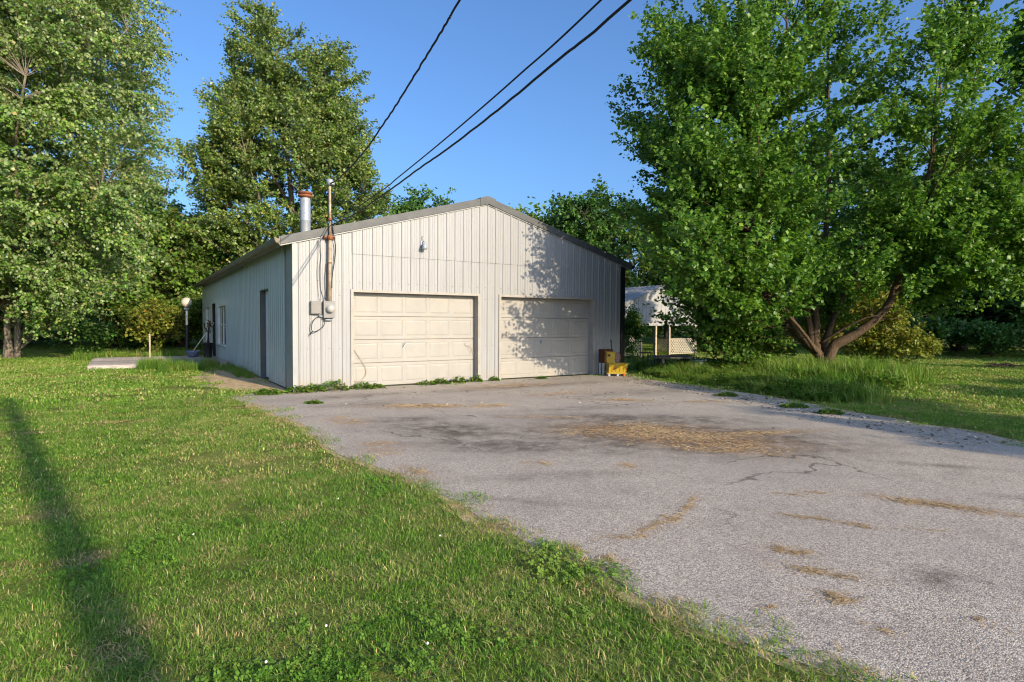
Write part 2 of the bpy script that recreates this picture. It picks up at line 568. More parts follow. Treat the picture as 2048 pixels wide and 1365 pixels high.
def resample(poly, step, rng, amp):
    out = []
    n = len(poly)
    for i in range(n):
        a, b = np.array(poly[i]), np.array(poly[(i + 1) % n])
        L = np.linalg.norm(b - a)
        k = max(1, int(L / step))
        for j in range(k):
            out.append(a + (b - a) * j / k)
    out = np.array(out)
    m = len(out)
    noise = np.zeros(m)
    for f, w in ((7, 1.0), (19, 0.8), (47, 0.6), (83, 0.45)):
        noise += w * np.sin(np.arange(m) * 2 * PI * f / m + rng.uniform(0, 6.28))
    c = np.roll(out, -1, 0) - np.roll(out, 1, 0)
    nrm = np.stack([c[:, 1], -c[:, 0]], 1)
    nrm /= np.linalg.norm(nrm, axis=1)[:, None] + 1e-9
    tt = (out - GA) @ DD
    ss = (out - GA) @ NN
    keep = (ss > -0.35) & (tt > -0.3)
    noise[keep] = 0
    return out + nrm * (noise * amp * 0.4)[:, None]


def inside(P, poly):
    x, y = P[:, 0], P[:, 1]
    poly = np.asarray(poly)
    r = np.zeros(len(P), bool)
    j = len(poly) - 1
    for i in range(len(poly)):
        xi, yi = poly[i]
        xj, yj = poly[j]
        c = ((yi > y) != (yj > y)) & (x < (xj - xi) * (y - yi) / (yj - yi + 1e-12) + xi)
        r ^= c
        j = i
    return r


def dist_poly(P, poly):
    poly = np.asarray(poly)
    d = np.full(len(P), 1e9)
    for i in range(len(poly)):
        a, b = poly[i], poly[(i + 1) % len(poly)]
        ab = b - a
        t = np.clip(((P - a) @ ab) / (ab @ ab + 1e-12), 0, 1)
        d = np.minimum(d, np.linalg.norm(P - (a + t[:, None] * ab), axis=1))
    return d


rng0 = np.random.default_rng(11)
DRIVE_EDGE = resample(DRIVE, 0.16, rng0, 0.09)
DIRT = [gl(-0.01, 0.35), gl(-0.01, 8.9), gl(-0.9, 8.6), gl(-1.25, 6.2), gl(-1.6, 4.2), gl(-1.55, 2.6), gl(-1.15, 1.2), gl(-0.65, 0.35)]
DIRT_EDGE = resample(DIRT, 0.2, rng0, 0.12)
DECK_T, DECK_S = (-4.0, -0.12), (9.25, 14.0)

# ---- ground
b = MB()
N = 48
vs = [(0, 10, 0)] + [(700 * math.cos(2 * PI * k / N), 10 + 700 * math.sin(2 * PI * k / N), 0) for k in range(N)]
b.add(vs, [(0, 1 + k, 1 + (k + 1) % N) for k in range(N)])
tag(b.build('lawn', MT['lawn']), 'mown green lawn with bleached dry patches', kind='structure')

# hay: (x, y, rx, ry, angle, number of straws, ground tint)
HAY = [(-1.65, 10.25, 0.62, 0.2, 0.15, 800, 0.9), (-0.4, 10.35, 0.36, 0.14, 0.2, 320, 0.6), (2.15, 11.2, 0.45, 0.16, -0.1, 300, 0.6),
       (0.6, 9.1, 0.5, 0.1, 0.0, 120, 0.35), (1.75, 8.0, 0.85, 0.45, -0.15, 2200, 0.95), (2.35, 7.35, 0.85, 0.42, -0.35, 2000, 0.9), (3.1, 7.75, 0.85, 0.14, 0.3, 800, 0.6),
       (2.5, 6.8, 0.6, 0.16, -0.25, 500, 0.6), (0.28, 6.1, 0.16, 0.1, 0.0, 130, 0.4), (1.2, 6.02, 0.13, 0.09, 0.3, 130, 0.6),
       (-0.17, 13.7, 0.9, 0.3, 0.5, 260, 0.5), (0.75, 3.98, 0.13, 0.05, 0.1, 170, 0.5), (1.0, 4.17, 0.22, 0.05, 0.75, 260, 0.55), (1.3, 4.5, 0.25, 0.045, 0.95, 260, 0.55), (1.5, 4.82, 0.16, 0.035, 1.1, 140, 0.4), (1.22, 4.36, 0.1, 0.035, 2.4, 90, 0.4),
       (2.25, 4.38, 0.26, 0.035, -0.45, 260, 0.4), (2.5, 4.24, 0.14, 0.04, -0.4, 170, 0.35), (3.45, 4.72, 0.42, 0.085, -0.55, 900, 0.75), (2.35, 5.0, 0.12, 0.03, -0.3, 80, 0.2), (2.62, 5.05, 0.12, 0.03, -0.5, 90, 0.2),
       (1.75, 3.75, 0.13, 0.055, -0.35, 420, 0.4), (1.8, 3.42, 0.2, 0.06, -0.4, 420, 0.35), (1.7, 3.1, 0.12, 0.06, -0.1, 360, 0.45), (0.62, 3.6, 0.1, 0.05, 0, 90, 0.3), (1.32, 2.98, 0.06, 0.03, 0.4, 60, 0.3),
       (1.75, 2.78, 0.08, 0.04, -0.7, 60, 0.15), (2.3, 2.85, 0.07, 0.04, 0, 40, 0.12), (-2.5, 8.7, 0.4, 0.2, -0.8, 160, 0.4), (-1.55, 6.9, 0.35, 0.2, -0.9, 200, 0.4), (-0.95, 5.75, 0.3, 0.1, -0.75, 220, 0.4),
       (3.6, 11.0, 0.4, 0.12, 0.2, 120, 0.3), (1.0, 12.2, 0.7, 0.2, 0.5, 160, 0.4), (0.4, 3.75, 0.07, 0.04, 0.2, 60, 0.3), (2.9, 4.15, 0.12, 0.03, -0.3, 50, 0.15)]
STAIN = [(-1.6, 8.8, 0.75, 0.35, 0.3, 0.55), (-0.85, 8.0, 1.1, 0.55, -0.35, 0.75), (0.0, 7.0, 1.2, 0.45, -0.1, 0.65), (1.9, 9.0, 1.8, 0.5, -0.1, 0.75), (2.1, 7.6, 2.0, 1.0, -0.22, 1.0),
         (3.2, 7.0, 1.0, 0.35, -0.25, 0.6), (1.0, 6.8, 0.7, 0.3, -0.4, 0.5), (0.5, 5.6, 0.8, 0.16, 0.2, 0.35), (2.42, 3.36, 0.16, 0.09, 0.5, 0.8), (2.9, 12.6, 1.4, 0.5, 0.5, 0.4),
         (-2.6, 10.6, 0.9, 0.4, 0.5, 0.35), (1.0, 10.0, 1.4, 0.3, 0.4, 0.35), (4.3, 6.1, 0.7, 0.1, -0.35, 0.45), (4.4, 4.9, 0.5, 0.07, -0.3, 0.4), (-3.2, 11.6, 1.2, 0.35, 0.55, 0.45), (0.3, 13.6, 2.5, 0.35, 0.55, 0.5), (0.2, 4.75, 0.5, 0.08, -0.2, 0.35)]


def blob(P, x, y, rx, ry, a):
    dx, dy = P[:, 0] - x, P[:, 1] - y
    u = (dx * math.cos(a) + dy * math.sin(a)) / rx
    v = (-dx * math.sin(a) + dy * math.cos(a)) / ry
    return np.exp(-0.9 * (u * u + v * v) ** 1.2)


def sheet(name, edge, z, mat, step, attrs_fn=None):
    edge = np.asarray(edge)
    x0, y0 = edge.min(0)
    x1, y1 = edge.max(0)
    gx, gy = np.meshgrid(np.arange(x0, x1, step), np.arange(y0, y1, step))
    P = np.stack([gx.ravel(), gy.ravel()], 1)
    P = P[inside(P, edge)]
    P = P[dist_poly(P, edge) > step * 0.4]
    ne = len(edge)
    allp = [Vector(p) for p in edge] + [Vector(p) for p in P]
    res = delaunay_2d_cdt(allp, [(i, (i + 1) % ne) for i in range(ne)], [], 1, 1e-5)
    V = np.array([(v.x, v.y, 0) for v in res[0]])
    F = np.array([f for f in res[2] if len(f) == 3])
    V[:, 2] = z
    a = V[F[:, 1]] - V[F[:, 0]]
    c = V[F[:, 2]] - V[F[:, 0]]
    fl = (a[:, 0] * c[:, 1] - a[:, 1] * c[:, 0]) < 0
    F[fl] = F[fl][:, ::-1]
    return link(name, np_mesh(name, V, F, attrs_fn(V) if attrs_fn else None), mat)


def drive_attrs(V):
    st = np.zeros(len(V))
    for x, y, rx, ry, a, k in STAIN:
        st = np.maximum(st, k * blob(V, x, y, rx, ry, a))
    sw = np.zeros(len(V))
    for x, y, rx, ry, a, n, k in HAY:
        sw = np.maximum(sw, (k if rx > 0.3 else k * 0.5) * blob(V, x, y, rx * 1.15, ry * 1.2, a))
    return {'stain': st, 'straw': sw}


tag(sheet('driveway', DRIVE_EDGE, 0.008, MT['drive'], 0.09, drive_attrs), 'pale exposed aggregate driveway with brown straw stains', kind='structure')
def widen(edge, lo, hi, seed):
    q = np.roll(edge, -1, 0) - np.roll(edge, 1, 0)
    area = 0.5 * np.sum(edge[:, 0] * np.roll(edge[:, 1], -1) - np.roll(edge[:, 0], -1) * edge[:, 1])
    nn_ = np.stack([q[:, 1], -q[:, 0]], 1) * (1 if area > 0 else -1)
    nn_ /= np.linalg.norm(nn_, axis=1)[:, None] + 1e-9
    rg_ = np.random.default_rng(seed)
    w = rg_.random(len(edge))
    for _ in range(3):
        w = (np.roll(w, 1) + w + np.roll(w, -1)) / 3
    w = lo + (hi - lo) * np.clip((w - 0.3) / 0.4, 0, 1)
    w[((edge - GA) @ NN > -0.4) & ((edge - GA) @ DD > -0.2)] = 0.002
    return edge + nn_ * w[:, None]


tag(sheet('verge_soil', widen(DRIVE_EDGE, 0.01, 0.16, 5), 0.004, MT['dirt'], 0.3), 'thin strip of bare soil along the driveway edge', kind='structure')
tag(sheet('bare_soil', DIRT_EDGE, 0.006, MT['dirt'], 0.3), 'strip of bare tan soil beside the garage side wall', kind='structure')


# ------------------------------------------------------------------ garage
def roof_z(x):
    return EAVE + SLOPE * min(x, GW - x)


RIB = 0.2286
_PROF = [(0.0, 0.0), (0.016, 0.019), (0.036, 0.019), (0.052, 0.0), (0.098, 0.0), (0.103, 0.004), (0.113, 0.004), (0.118, 0.0), (0.158, 0.0), (0.163, 0.004), (0.173, 0.004), (0.178, 0.0), (RIB, 0.0)]


_PROF2 = [(0.0, 0.0), (0.02, 0.017), (0.09, 0.017), (0.112, 0.0), (0.15, 0.0), (0.158, 0.005), (0.178, 0.005), (0.186, 0.0), (RIB, 0.0)]


def prof_d(u, deep=1.0):
    m = (u - 0.09) % RIB
    pr_ = _PROF2 if deep > 2 else _PROF
    for (a, da), (c, dc) in zip(pr_, pr_[1:]):
        if a <= m <= c:
            return (da + (dc - da) * (m - a) / (c - a)) * deep
    return 0.0


def rib_us(u0, u1, deep=1.0):
    us = [u0]
    k0 = int(math.floor((u0 - 0.09) / RIB)) - 1
    for k in range(k0, k0 + int((u1 - u0) / RIB) + 4):
        for a, _ in (_PROF2 if deep > 2 else _PROF)[:-1]:
            u = 0.09 + k * RIB + a
            if u0 + 1e-4 < u < u1 - 1e-4:
                us.append(u)
    us.append(u1)
    return us


def panel(mapf, u0, u1, z0, z1, mat, parent, off=0.0, name='wall_panel', deep=1.0):
    """one ribbed sheet; z1 may be a function of u; mapf(u, d, z) -> local xyz"""
    us = rib_us(u0, u1, deep)
    vs, fs = [], []
    for u in us:
        d = prof_d(u, deep) + off
        top = z1(u) if callable(z1) else z1
        vs += [mapf(u, d, z0), mapf(u, d, top)]
    for i in range(len(us) - 1):
        fs.append((2 * i, 2 * i + 2, 2 * i + 3, 2 * i + 1))
    # lapped foot of the sheet: a returned hem so the edge shows its thickness
    n = len(vs)
    for u in us:
        d = prof_d(u, deep) + off
        vs.append(mapf(u, d - 0.016, z0))
    for i in range(len(us) - 1):
        fs.append((2 * i, n + i, n + i + 1, 2 * i + 2))
    me = bpy.data.meshes.new(name)
    me.from_pydata(vs, [], fs)
    me.update()
    return link(name, me, mat, parent)


gar = empty('garage', (GA[0], GA[1], 0), GPHI)
tag(gar, 'white ribbed steel garage with two cream overhead doors and grey roof trim', 'garage')
front = lambda u, d, z: (u, -d, z)
side = lambda u, d, z: (-d, u, z)
right = lambda u, d, z: (GW + d, u, z)
back = lambda u, d, z: (u, GD + d, z)
DOORS = [(1.235, 4.43), (5.05, 8.17)]
DTOP = 2.165
SEAM = 3.0
REC = 0.2


def cuts(lo, hi, extra, step=0.9144):
    e = [lo]
    k = math.floor(lo / step)
    xs = sorted(set([0.09 + step * j for j in range(int(k), int(hi / step) + 2)] + list(extra)))
    for x in xs:
        if x > e[-1] + 0.05 and x < hi - 0.05:
            e.append(x)
        elif lo < x < hi and x in extra:
            e[-1] = x
    e.append(hi)
    return e


top_of = lambda u: roof_z(u) + 0.01
ed = cuts(0.0, GW - 0.13, [DOORS[0][0], DOORS[0][1], DOORS[1][0], DOORS[1][1], GW / 2])
for u0, u1 in zip(ed, ed[1:]):
    mid = (u0 + u1) / 2
    indoor = any(a < mid < c for a, c in DOORS)
    if mid < DOORS[0][0]:
        panel(front, u0, u1, 0.02, top_of, MT['panel'], gar)
        continue
    panel(front, u0, u1, SEAM - 0.03, top_of, MT['panel'], gar, 0.014)
    panel(front, u0, u1, DTOP if indoor else 0.02, SEAM, MT['panel'], gar)
SIDE_OPEN = [(2.51, 3.54, 0.0, 2.28), (10.3, 12.6, 0.64, 2.11), (13.35, 14.4, 0.0, 2.22), (15.4, 16.9, 0.62, 2.15)]
ed = cuts(0.62, GD, [x for o in SIDE_OPEN for x in o[:2]])
for u0, u1 in zip(ed, ed[1:]):
    mid = (u0 + u1) / 2
    op = [o for o in SIDE_OPEN if o[0] < mid < o[1]]
    if not op:
        panel(side, u0, u1, 0.04, EAVE, MT['shade_tint_panel'], gar, deep=2.6)
    else:
        if op[0][2] > 0.1:
            panel(side, u0, u1, 0.04, op[0][2], MT['shade_tint_panel'], gar, deep=2.6)
        panel(side, u0, u1, op[0][3], EAVE, MT['shade_tint_panel'], gar, deep=2.6)
for u0, u1 in zip(cuts(0, GD, []), cuts(0, GD, [])[1:]):
    panel(right, u0, u1, 0.04, EAVE, MT['shade_tint_panel'], gar, deep=2.6)
ed = cuts(0, GW, [GW / 2])
for u0, u1 in zip(ed, ed[1:]):
    panel(back, u0, u1, 0.04, top_of, MT['shade_tint_panel'], gar, deep=2.6)
# corner flashings
b = MB()
b.span((-0.026, -0.026, 0.0), (0.0, 0.60, EAVE))
b.span((0.0, -0.026, 0.0), (0.05, -0.004, EAVE))
b.build('corner_trim', MT['corner'], gar)
MB().span((-0.012, 0.60, 0.02), (-0.001, 0.62, EAVE)).build('corner_gap', MT['black'], gar)
b = MB()
b.span((GW - 0.13, -0.032, 0.0), (GW + 0.03, 0.0, EAVE + 0.06))
b.span((GW + 0.02, 0.0, 0.0), (GW + 0.032, 0.14, EAVE))
b.build('corner_trim', MT['black_trim'], gar)['label'] = 'black corner trim'

# roof: two slabs with ribs and a ridge cap
OV, OVE, TH = 0.05, 0.26, 0.15


def slab(sign):
    bb = MB()
    x_e = -OVE if sign < 0 else GW + OVE
    x_r = GW / 2
    ze = EAVE - SLOPE * OVE
    zr = EAVE + SLOPE * GW / 2
    y0, y1 = -OV, GD + OV
    vs = [(x_e, y0, ze), (x_r, y0, zr), (x_r, y0, zr + TH), (x_e, y0, ze + TH), (x_e, y1, ze), (x_r, y1, zr), (x_r, y1, zr + TH), (x_e, y1, ze + TH)]
    bb.add(vs, [(0, 1, 2, 3), (4, 7, 6, 5), (3, 2, 6, 7), (0, 4, 5, 1), (0, 3, 7, 4)])
    k = y0 + 0.1
    while k < y1 - 0.1:
        for (w, h) in ((0.05, 0.02),):
            q = [(x_e, k, ze + TH), (x_r, k, zr + TH), (x_r, k + w, zr + TH), (x_e, k + w, ze + TH)]
            p = [(x, y + (0.014 if i < 2 else -0.014), z + h) for i, (x, y, z) in enumerate(q)]
            bb.add(q + p, [(0, 1, 5, 4), (1, 2, 6, 5), (2, 3, 7, 6), (3, 0, 4, 7), (4, 5, 6, 7)])
        k += RIB
    return bb


slab(-1).build('roof', MT['roof'], gar)
slab(1).build('roof', MT['roof'], gar)


def rake(x0, x1, mat):
    bb = MB()
    n = 10
    for i in range(n):
        a, c = x0 + (x1 - x0) * i / n, x0 + (x1 - x0) * (i + 1) / n
        za, zc = EAVE + SLOPE * (min(a, GW - a)), EAVE + SLOPE * (min(c, GW - c))
        y0, y1 = -OV - 0.018, -OV - 0.002
        vs = [(a, y0, za - 0.005), (c, y0, zc - 0.005), (c, y0, zc + TH + 0.012), (a, y0, za + TH + 0.012), (a, y1, za - 0.005), (c, y1, zc - 0.005), (c, y1, zc + TH + 0.012), (a, y1, za + TH + 0.012)]
        fs = [(0, 1, 2, 3), (3, 2, 6, 7), (0, 4, 5, 1)]
        if i == 0: fs.append((0, 3, 7, 4))
        if i == n - 1: fs.append((1, 5, 6, 2))
        bb.add(vs, fs)
        # pale drip strip under the trim, stood off so it throws the dark line
        vs = [(a, -0.045, za - 0.034), (c, -0.045, zc - 0.034), (c, -0.045, zc - 0.012), (a, -0.045, za - 0.012), (a, -0.026, za - 0.034), (c, -0.026, zc - 0.034), (c, -0.026, zc - 0.012), (a, -0.026, za - 0.012)]
        DRIP.add(vs, [(0, 1, 2, 3), (3, 2, 6, 7), (0, 4, 5, 1)])
    return bb.build('rake_trim', mat, gar)


DRIP = MB()
rake(-OVE, GW / 2, MT['dark_trim'])
rake(GW / 2, GW + OVE, MT['dark_trim'])
DRIP.build('drip_strip', MT['corner'], gar)
b = MB()
zr = EAVE + SLOPE * GW / 2 + TH
for s_ in (-1, 1):
    vs = [(GW / 2, -OV - 0.03, zr + 0.035), (GW / 2 + s_ * 0.22, -OV - 0.03, zr + 0.035 - 0.22 * SLOPE), (GW / 2 + s_ * 0.22, -OV - 0.03, zr - 0.16 - 0.22 * SLOPE), (GW / 2, -OV - 0.03, zr - 0.16)]
    vs += [(x, GD + OV + 0.03, z) for x, y, z in vs]
    b.add(vs, [(0, 1, 2, 3) if s_ > 0 else (3, 2, 1, 0), (0, 4, 5, 1), (1, 5, 6, 2), (4, 7, 6, 5)])
b.build('ridge_cap', MT['dark_trim'], gar)
# eave fascia on the left and right, with gutter lip
for sgn, x0 in ((-1, -OVE), (1, GW + OVE)):
    b = MB()
    ze = EAVE - SLOPE * OVE
    b.span((x0 + sgn * 0.0015, -OV, ze - 0.02), (x0 + sgn * 0.022, GD + OV, ze + TH + 0.01))
    b.build('eave_fascia', MT['soffit'] if sgn < 0 else MT['dark_trim'], gar)
    b = MB()
    y0, y1 = -OV - 0.02, GD + OV
    prof = [(0.024, 0.10), (0.12, 0.13), (0.115, 0.07), (0.085, 0.02), (0.024, 0.0)]
    vs = [(x0 + sgn * a, y0, ze + c) for a, c in prof] + [(x0 + sgn * a, y1, ze + c) for a, c in prof]
    m = len(prof)
    fs = [tuple(range(m)), tuple(range(2 * m - 1, m - 1, -1))] + [(i, i + m, (i + 1) % m + m, (i + 1) % m) for i in range(m)]
    b.add(vs, fs)
    b.build('eave_gutter', MT['soffit'] if sgn < 0 else MT['black_trim'], gar)
# dark lining that keeps daylight out behind the sheets
b = MB()
for o in ((0.03, 0.30, GD - 0.05),):
    b.span((0.06, REC + 0.12, 0.0), (GW - 0.06, REC + 0.14, EAVE))
b.span((0.14, 0.06, 0.0), (0.16, GD - 0.06, EAVE))
b.build('wall_lining', MT['black'], gar)

# overhead doors
def emboss(bb, x0, x1, z0, z1, y):
    """raised field with a sunk groove round it, facing -y"""
    g, i2 = 0.012, 0.045
    q = [(x0, z0), (x1, z0), (x1, z1), (x0, z1)]
    r1 = [(x0 + g, z0 + g), (x1 - g, z0 + g), (x1 - g, z1 - g), (x0 + g, z1 - g)]
    r2 = [(x0 + i2, z0 + i2), (x1 - i2, z0 + i2), (x1 - i2, z1 - i2), (x0 + i2, z1 - i2)]
    vs = [(x, y, z) for x, z in q] + [(x, y + 0.006, z) for x, z in r1] + [(x, y - 0.001, z) for x, z in r2]
    fs = []
    for k in range(4):
        n = (k + 1) % 4
        fs += [(k, n, 4 + n, 4 + k), (4 + k, 4 + n, 8 + n, 8 + k)]
    fs.append((8, 9, 10, 11))
    bb.add(vs, fs)


def section(x0, x1, z0, z1, y, parent):
    bb = MB()
    n = 5
    mx, mz = 0.085, 0.075
    gap = 0.075
    w = (x1 - x0 - 2 * mx - gap * (n - 1)) / n
    lip = 0.008
    xs = [x0 + mx + k * (w + gap) for k in range(n)]
    a, c = z0 + mz, z1 - mz
    # rails and stiles
    fl = lambda xa, xb, za, zb: bb.add([(xa, y, za), (xb, y, za), (xb, y, zb), (xa, y, zb)], [(0, 1, 2, 3)])
    fl(x0, x1, z0 + lip, a)
    fl(x0, x1, c, z1 - lip)
    fl(x0, xs[0], a, c)
    fl(xs[-1] + w, x1, a, c)
    for k in range(n - 1):
        fl(xs[k] + w, xs[k + 1], a, c)
    for k in range(n):
        emboss(bb, xs[k], xs[k] + w, a, c, y)
    # rolled meeting edges
    bb.add([(x0, y, z1 - lip), (x1, y, z1 - lip), (x1, y + 0.022, z1), (x0, y + 0.022, z1)], [(0, 1, 2, 3)])
    bb.add([(x0, y + 0.022, z0), (x1, y + 0.022, z0), (x1, y, z0 + lip), (x0, y, z0 + lip)], [(0, 1, 2, 3)])
    bb.add([(x0, y + 0.022, z0), (x0, y + 0.022, z1), (x1, y + 0.022, z1), (x1, y + 0.022, z0)], [(0, 1, 2, 3)])
    return bb.build('door_section', MT['door'], parent)


for di, (x0, x1) in enumerate(DOORS):
    b = MB()
    b.span((x0 - 0.035, -0.03, 0.0), (x0 + 0.028, REC + 0.03, DTOP + 0.03))
    b.span((x1 - 0.028, -0.03, 0.0), (x1 + 0.035, REC + 0.03, DTOP + 0.03))
    b.span((x0 + 0.028, -0.03, DTOP - 0.03), (x1 - 0.028, REC + 0.03, DTOP + 0.03))
    b.build('door_frame', MT['frame'], gar)
    dr = empty('overhead_door', (0, 0, 0))
    dr.parent = gar
    hh = (DTOP - 0.03 - 0.02) / 4
    for k in range(4):
        section(x0 + 0.03, x1 - 0.03, 0.02 + k * hh, 0.02 + (k + 1) * hh, REC - 0.02, dr)
    bb = MB().span((x0 + 0.03, REC - 0.018, 0.0), (x1 - 0.03, REC + 0.01, 0.0195))
    bb.build('bottom_seal', MT['black_plastic'], dr)
    hx = x0 + (1.29 if di == 0 else 1.42)
    hb = MB()
    hb.box((hx, REC - 0.03, 0.97), (0.05, 0.02, 0.075))
    hb.box((hx, REC - 0.055, 0.97), (0.012, 0.05, 0.012))
    hb.box((hx + 0.005, REC - 0.08, 0.97), (0.018, 0.016, 0.14), Matrix.Rotation(0.5, 3, 'Y'))
    hb.build('door_handle', MT['galv'], dr, bevel=0.002)

# side entry door near the front corner
SD0, SD1, SDT = 2.51, 3.54, 2.28
b = MB()
b.span((-0.03, SD0 - 0.04, 0.0), (0.125, SD0, SDT + 0.03))
b.span((-0.03, SD1, 0.0), (0.125, SD1 + 0.04, SDT + 0.03))
b.span((-0.03, SD0, SDT - 0.01), (0.125, SD1, SDT + 0.03))
b.build('door_frame', MT['dark_trim'], gar)
ed_ = empty('entry_door', (0, 0, 0))
ed_.parent = gar
b = MB()
b.span((0.09, SD0 + 0.004, 0.05), (0.125, SD1 - 0.004, SDT - 0.015))
for z0, z1 in ((0.3, 1.0), (1.2, 2.0)):
    b.span((0.083, SD0 + 0.18, z0), (0.0898, SD1 - 0.18, z1))
b.build('door_leaf', MT['side_white'], ed_)
b = MB()
b.lathe([(0.0, 0), (0.028, 0.004), (0.03, 0.03), (0.0, 0.045)], (0, 0, 0), 12)
k = b.build('door_knob', MT['galv'], ed_, True)
k.rotation_euler = (0, -PI / 2, 0)
k.location = (0.083, SD0 + 0.1, 1.0)
# far door standing open: black sheet and black far jamb stand in for shade
b = MB()
y0, y1, zt = SIDE_OPEN[2][0], SIDE_OPEN[2][1], SIDE_OPEN[2][3]
b.span((-0.03, y0 - 0.05, 0), (0.13, y0, zt + 0.05))
b.span((-0.03, y1 + 0.03, 0), (0.13, y1 + 0.06, zt + 0.05))
b.span((-0.03, y0, zt), (0.13, y1, zt + 0.05))
b.build('doorway_frame', MT['side_white'], gar)
MB().span((-0.028, y1 + 0.002, 0.02), (0.13, y1 + 0.028, zt - 0.003)).build('shade_black_jamb', MT['black_trim'], gar)
MB().span((0.06, y0 + 0.003, 0.03), (0.1, y1 - 0.003, zt - 0.003)).build('open_doorway', MT['black'], gar)
for (y0, y1, z0, z1) in (SIDE_OPEN[1], SIDE_OPEN[3]):
    w = MB()
    for a, c in (((-0.03, y0 - 0.05, z0), (0.12, y0 + 0.04, z1)), ((-0.03, y1 - 0.04, z0), (0.12, y1 + 0.05, z1)), ((-0.03, y0 + 0.04, z1 - 0.05), (0.12, y1 - 0.04, z1 + 0.04))):
        w.span(a, c)
    wf = w.build('window', MT['side_white'], gar)
    MB().span((-0.09, y0 - 0.08, z0 - 0.04), (0.12, y1 + 0.08, z0 - 0.001)).build('sill', MT['side_white'], wf)
    m = MB()
    ym = (y0 + y1) / 2
    m.span((0.02, ym - 0.03, z0), (0.07, ym + 0.03, z1 - 0.05))
    m.span((0.02, y0 + 0.04, (z0 + z1) / 2 - 0.02), (0.07, ym - 0.03, (z0 + z1) / 2 + 0.02))
    m.span((0.02, ym + 0.03, (z0 + z1) / 2 - 0.02), (0.07, y1 - 0.04, (z0 + z1) / 2 + 0.02))
    m.build('sash', MT['side_white'], wf)
    MB().span((0.045, y0 + 0.035, z0 + 0.002), (0.055, y1 - 0.035, z1 - 0.045)).build('pane', MT['glass'], wf)
# stove pipe through the roof
px, py = 0.89, 2.64
zb = roof_z(px) + TH - 0.06
b = MB()
b.lathe([(0.125, 0.0), (0.125, 0.55), (0.128, 0.555), (0.128, 0.575), (0.125, 0.58), (0.125, 1.1), (0.1, 1.14)], (px, py, zb), 24)
sp = b.build('stove_pipe', MT['galv'], gar, True)
b = MB()
b.lathe([(0.10, 1.13), (0.17, 1.15), (0.185, 1.18), (0.17, 1.2), (0.1, 1.205), (0.1, 1.215), (0.16, 1.22), (0.185, 1.245), (0.18, 1.265), (0.07, 1.29), (0.0, 1.295)], (px, py, zb), 24)
b.build('pipe_cap', MT['rust'], sp, True)
MB().lathe([(0.19, -0.03), (0.15, 0.06), (0.127, 0.13)], (px, py, zb + 0.02), 24).build('pipe_flashing', MT['galv'], sp, True)

# service mast, meter, boxes
MX, MY = 0.73, -0.12
ms = empty('service_mast', (0, 0, 0))
ms.parent = gar
b = MB()
b.tube([(MX - 0.02, MY, 1.92), (MX - 0.01, MY, 2.6), (MX, MY, 3.3)], 0.036, 12)
b.tube([(MX, MY, 3.3), (MX, MY, 4.42)], 0.027, 12)
b.build('conduit', MT['mast'], ms, True)
b = MB()
b.tube([(MX, MY, 3.22), (MX, MY, 3.31)], 0.058, 12)
b.box((MX, MY + 0.05, 3.27), (0.24, 0.03, 0.05))
b.build('pipe_strap', MT['rust'], ms, True)
MB().tube([(MX, MY, 3.62), (MX, MY, 3.68)], 0.042, 12).build('pipe_strap', MT['rust'], ms, True)
MB().tube([(MX - 0.01, MY, 2.72), (MX - 0.01, MY, 2.745)], 0.047, 12).build('pipe_strap', MT['rust'], ms, True)
b = MB()
b.lathe([(0.032, -0.06), (0.06, -0.02), (0.075, 0.03), (0.06, 0.075), (0.0, 0.095)], (MX, MY - 0.01, 4.42), 14)
b.box((MX + 0.04, MY - 0.05, 4.40), (0.08, 0.08, 0.05))
b.build('weather_head', MT['galv'], ms, True)
b = MB()
b.box((0.70, -0.075, 1.74), (0.235, 0.13, 0.36))
b.build('meter_base', MT['box_grey'], ms, bevel=0.008)
b = MB().lathe([(0.092, 0.0), (0.092, 0.03), (0.082, 0.035), (0.082, 0.10), (0.06, 0.125), (0.0, 0.13)], (0, 0, 0), 20)
mm = b.build('electric_meter', MT['meter_glass'], ms, True)
mm.rotation_euler = (PI / 2, 0, 0)
mm.location = (0.715, -0.141, 1.76)
b = MB()
b.box((0.435, -0.065, 1.78), (0.215, 0.105, 0.27))
b.box((0.435, -0.12, 1.78), (0.19, 0.012, 0.245))
b.build('breaker_box', MT['box_grey'], ms, bevel=0.006)
b = MB()
b.tube([(0.5, -0.06, 1.6), (0.62, -0.06, 1.59)], 0.018, 8)
b.tube([(0.62, -0.07, 1.52), (0.78, -0.07, 1.52)], 0.02, 8)
b.build('conduit_stub', MT['galv'], ms, True)
b = MB()
b.tube(smooth_path([(0.5, -0.06, 1.6), (0.38, -0.1, 1.5), (0.34, -0.1, 1.38), (0.36, -0.1, 1.27), (0.47, -0.09, 1.29), (0.6, -0.08, 1.4), (0.6, -0.07, 1.55)]), 0.009, 6)
b.tube(smooth_path([(0.36, -0.1, 1.27), (0.33, -0.1, 1.24), (0.31, -0.09, 1.2)]), 0.012, 6)
b.build('loose_wire', MT['cable'], ms, True)
b = MB()
b.tube(smooth_path([(MX + 0.03, MY, 3.66), (MX + 0.09, MY + 0.02, 3.3), (MX + 0.13, MY + 0.05, 3.05), (MX + 0.1, MY + 0.05, 2.75), (MX + 0.045, MY + 0.02, 2.45), (MX + 0.04, MY + 0.03, 2.2)]), 0.011, 6)
b.tube(smooth_path([(MX - 0.05, MY + 0.02, 2.7), (MX - 0.08, MY + 0.04, 2.4), (MX - 0.07, MY + 0.04, 2.1), (MX - 0.1, MY + 0.05, 1.95)]), 0.009, 6)
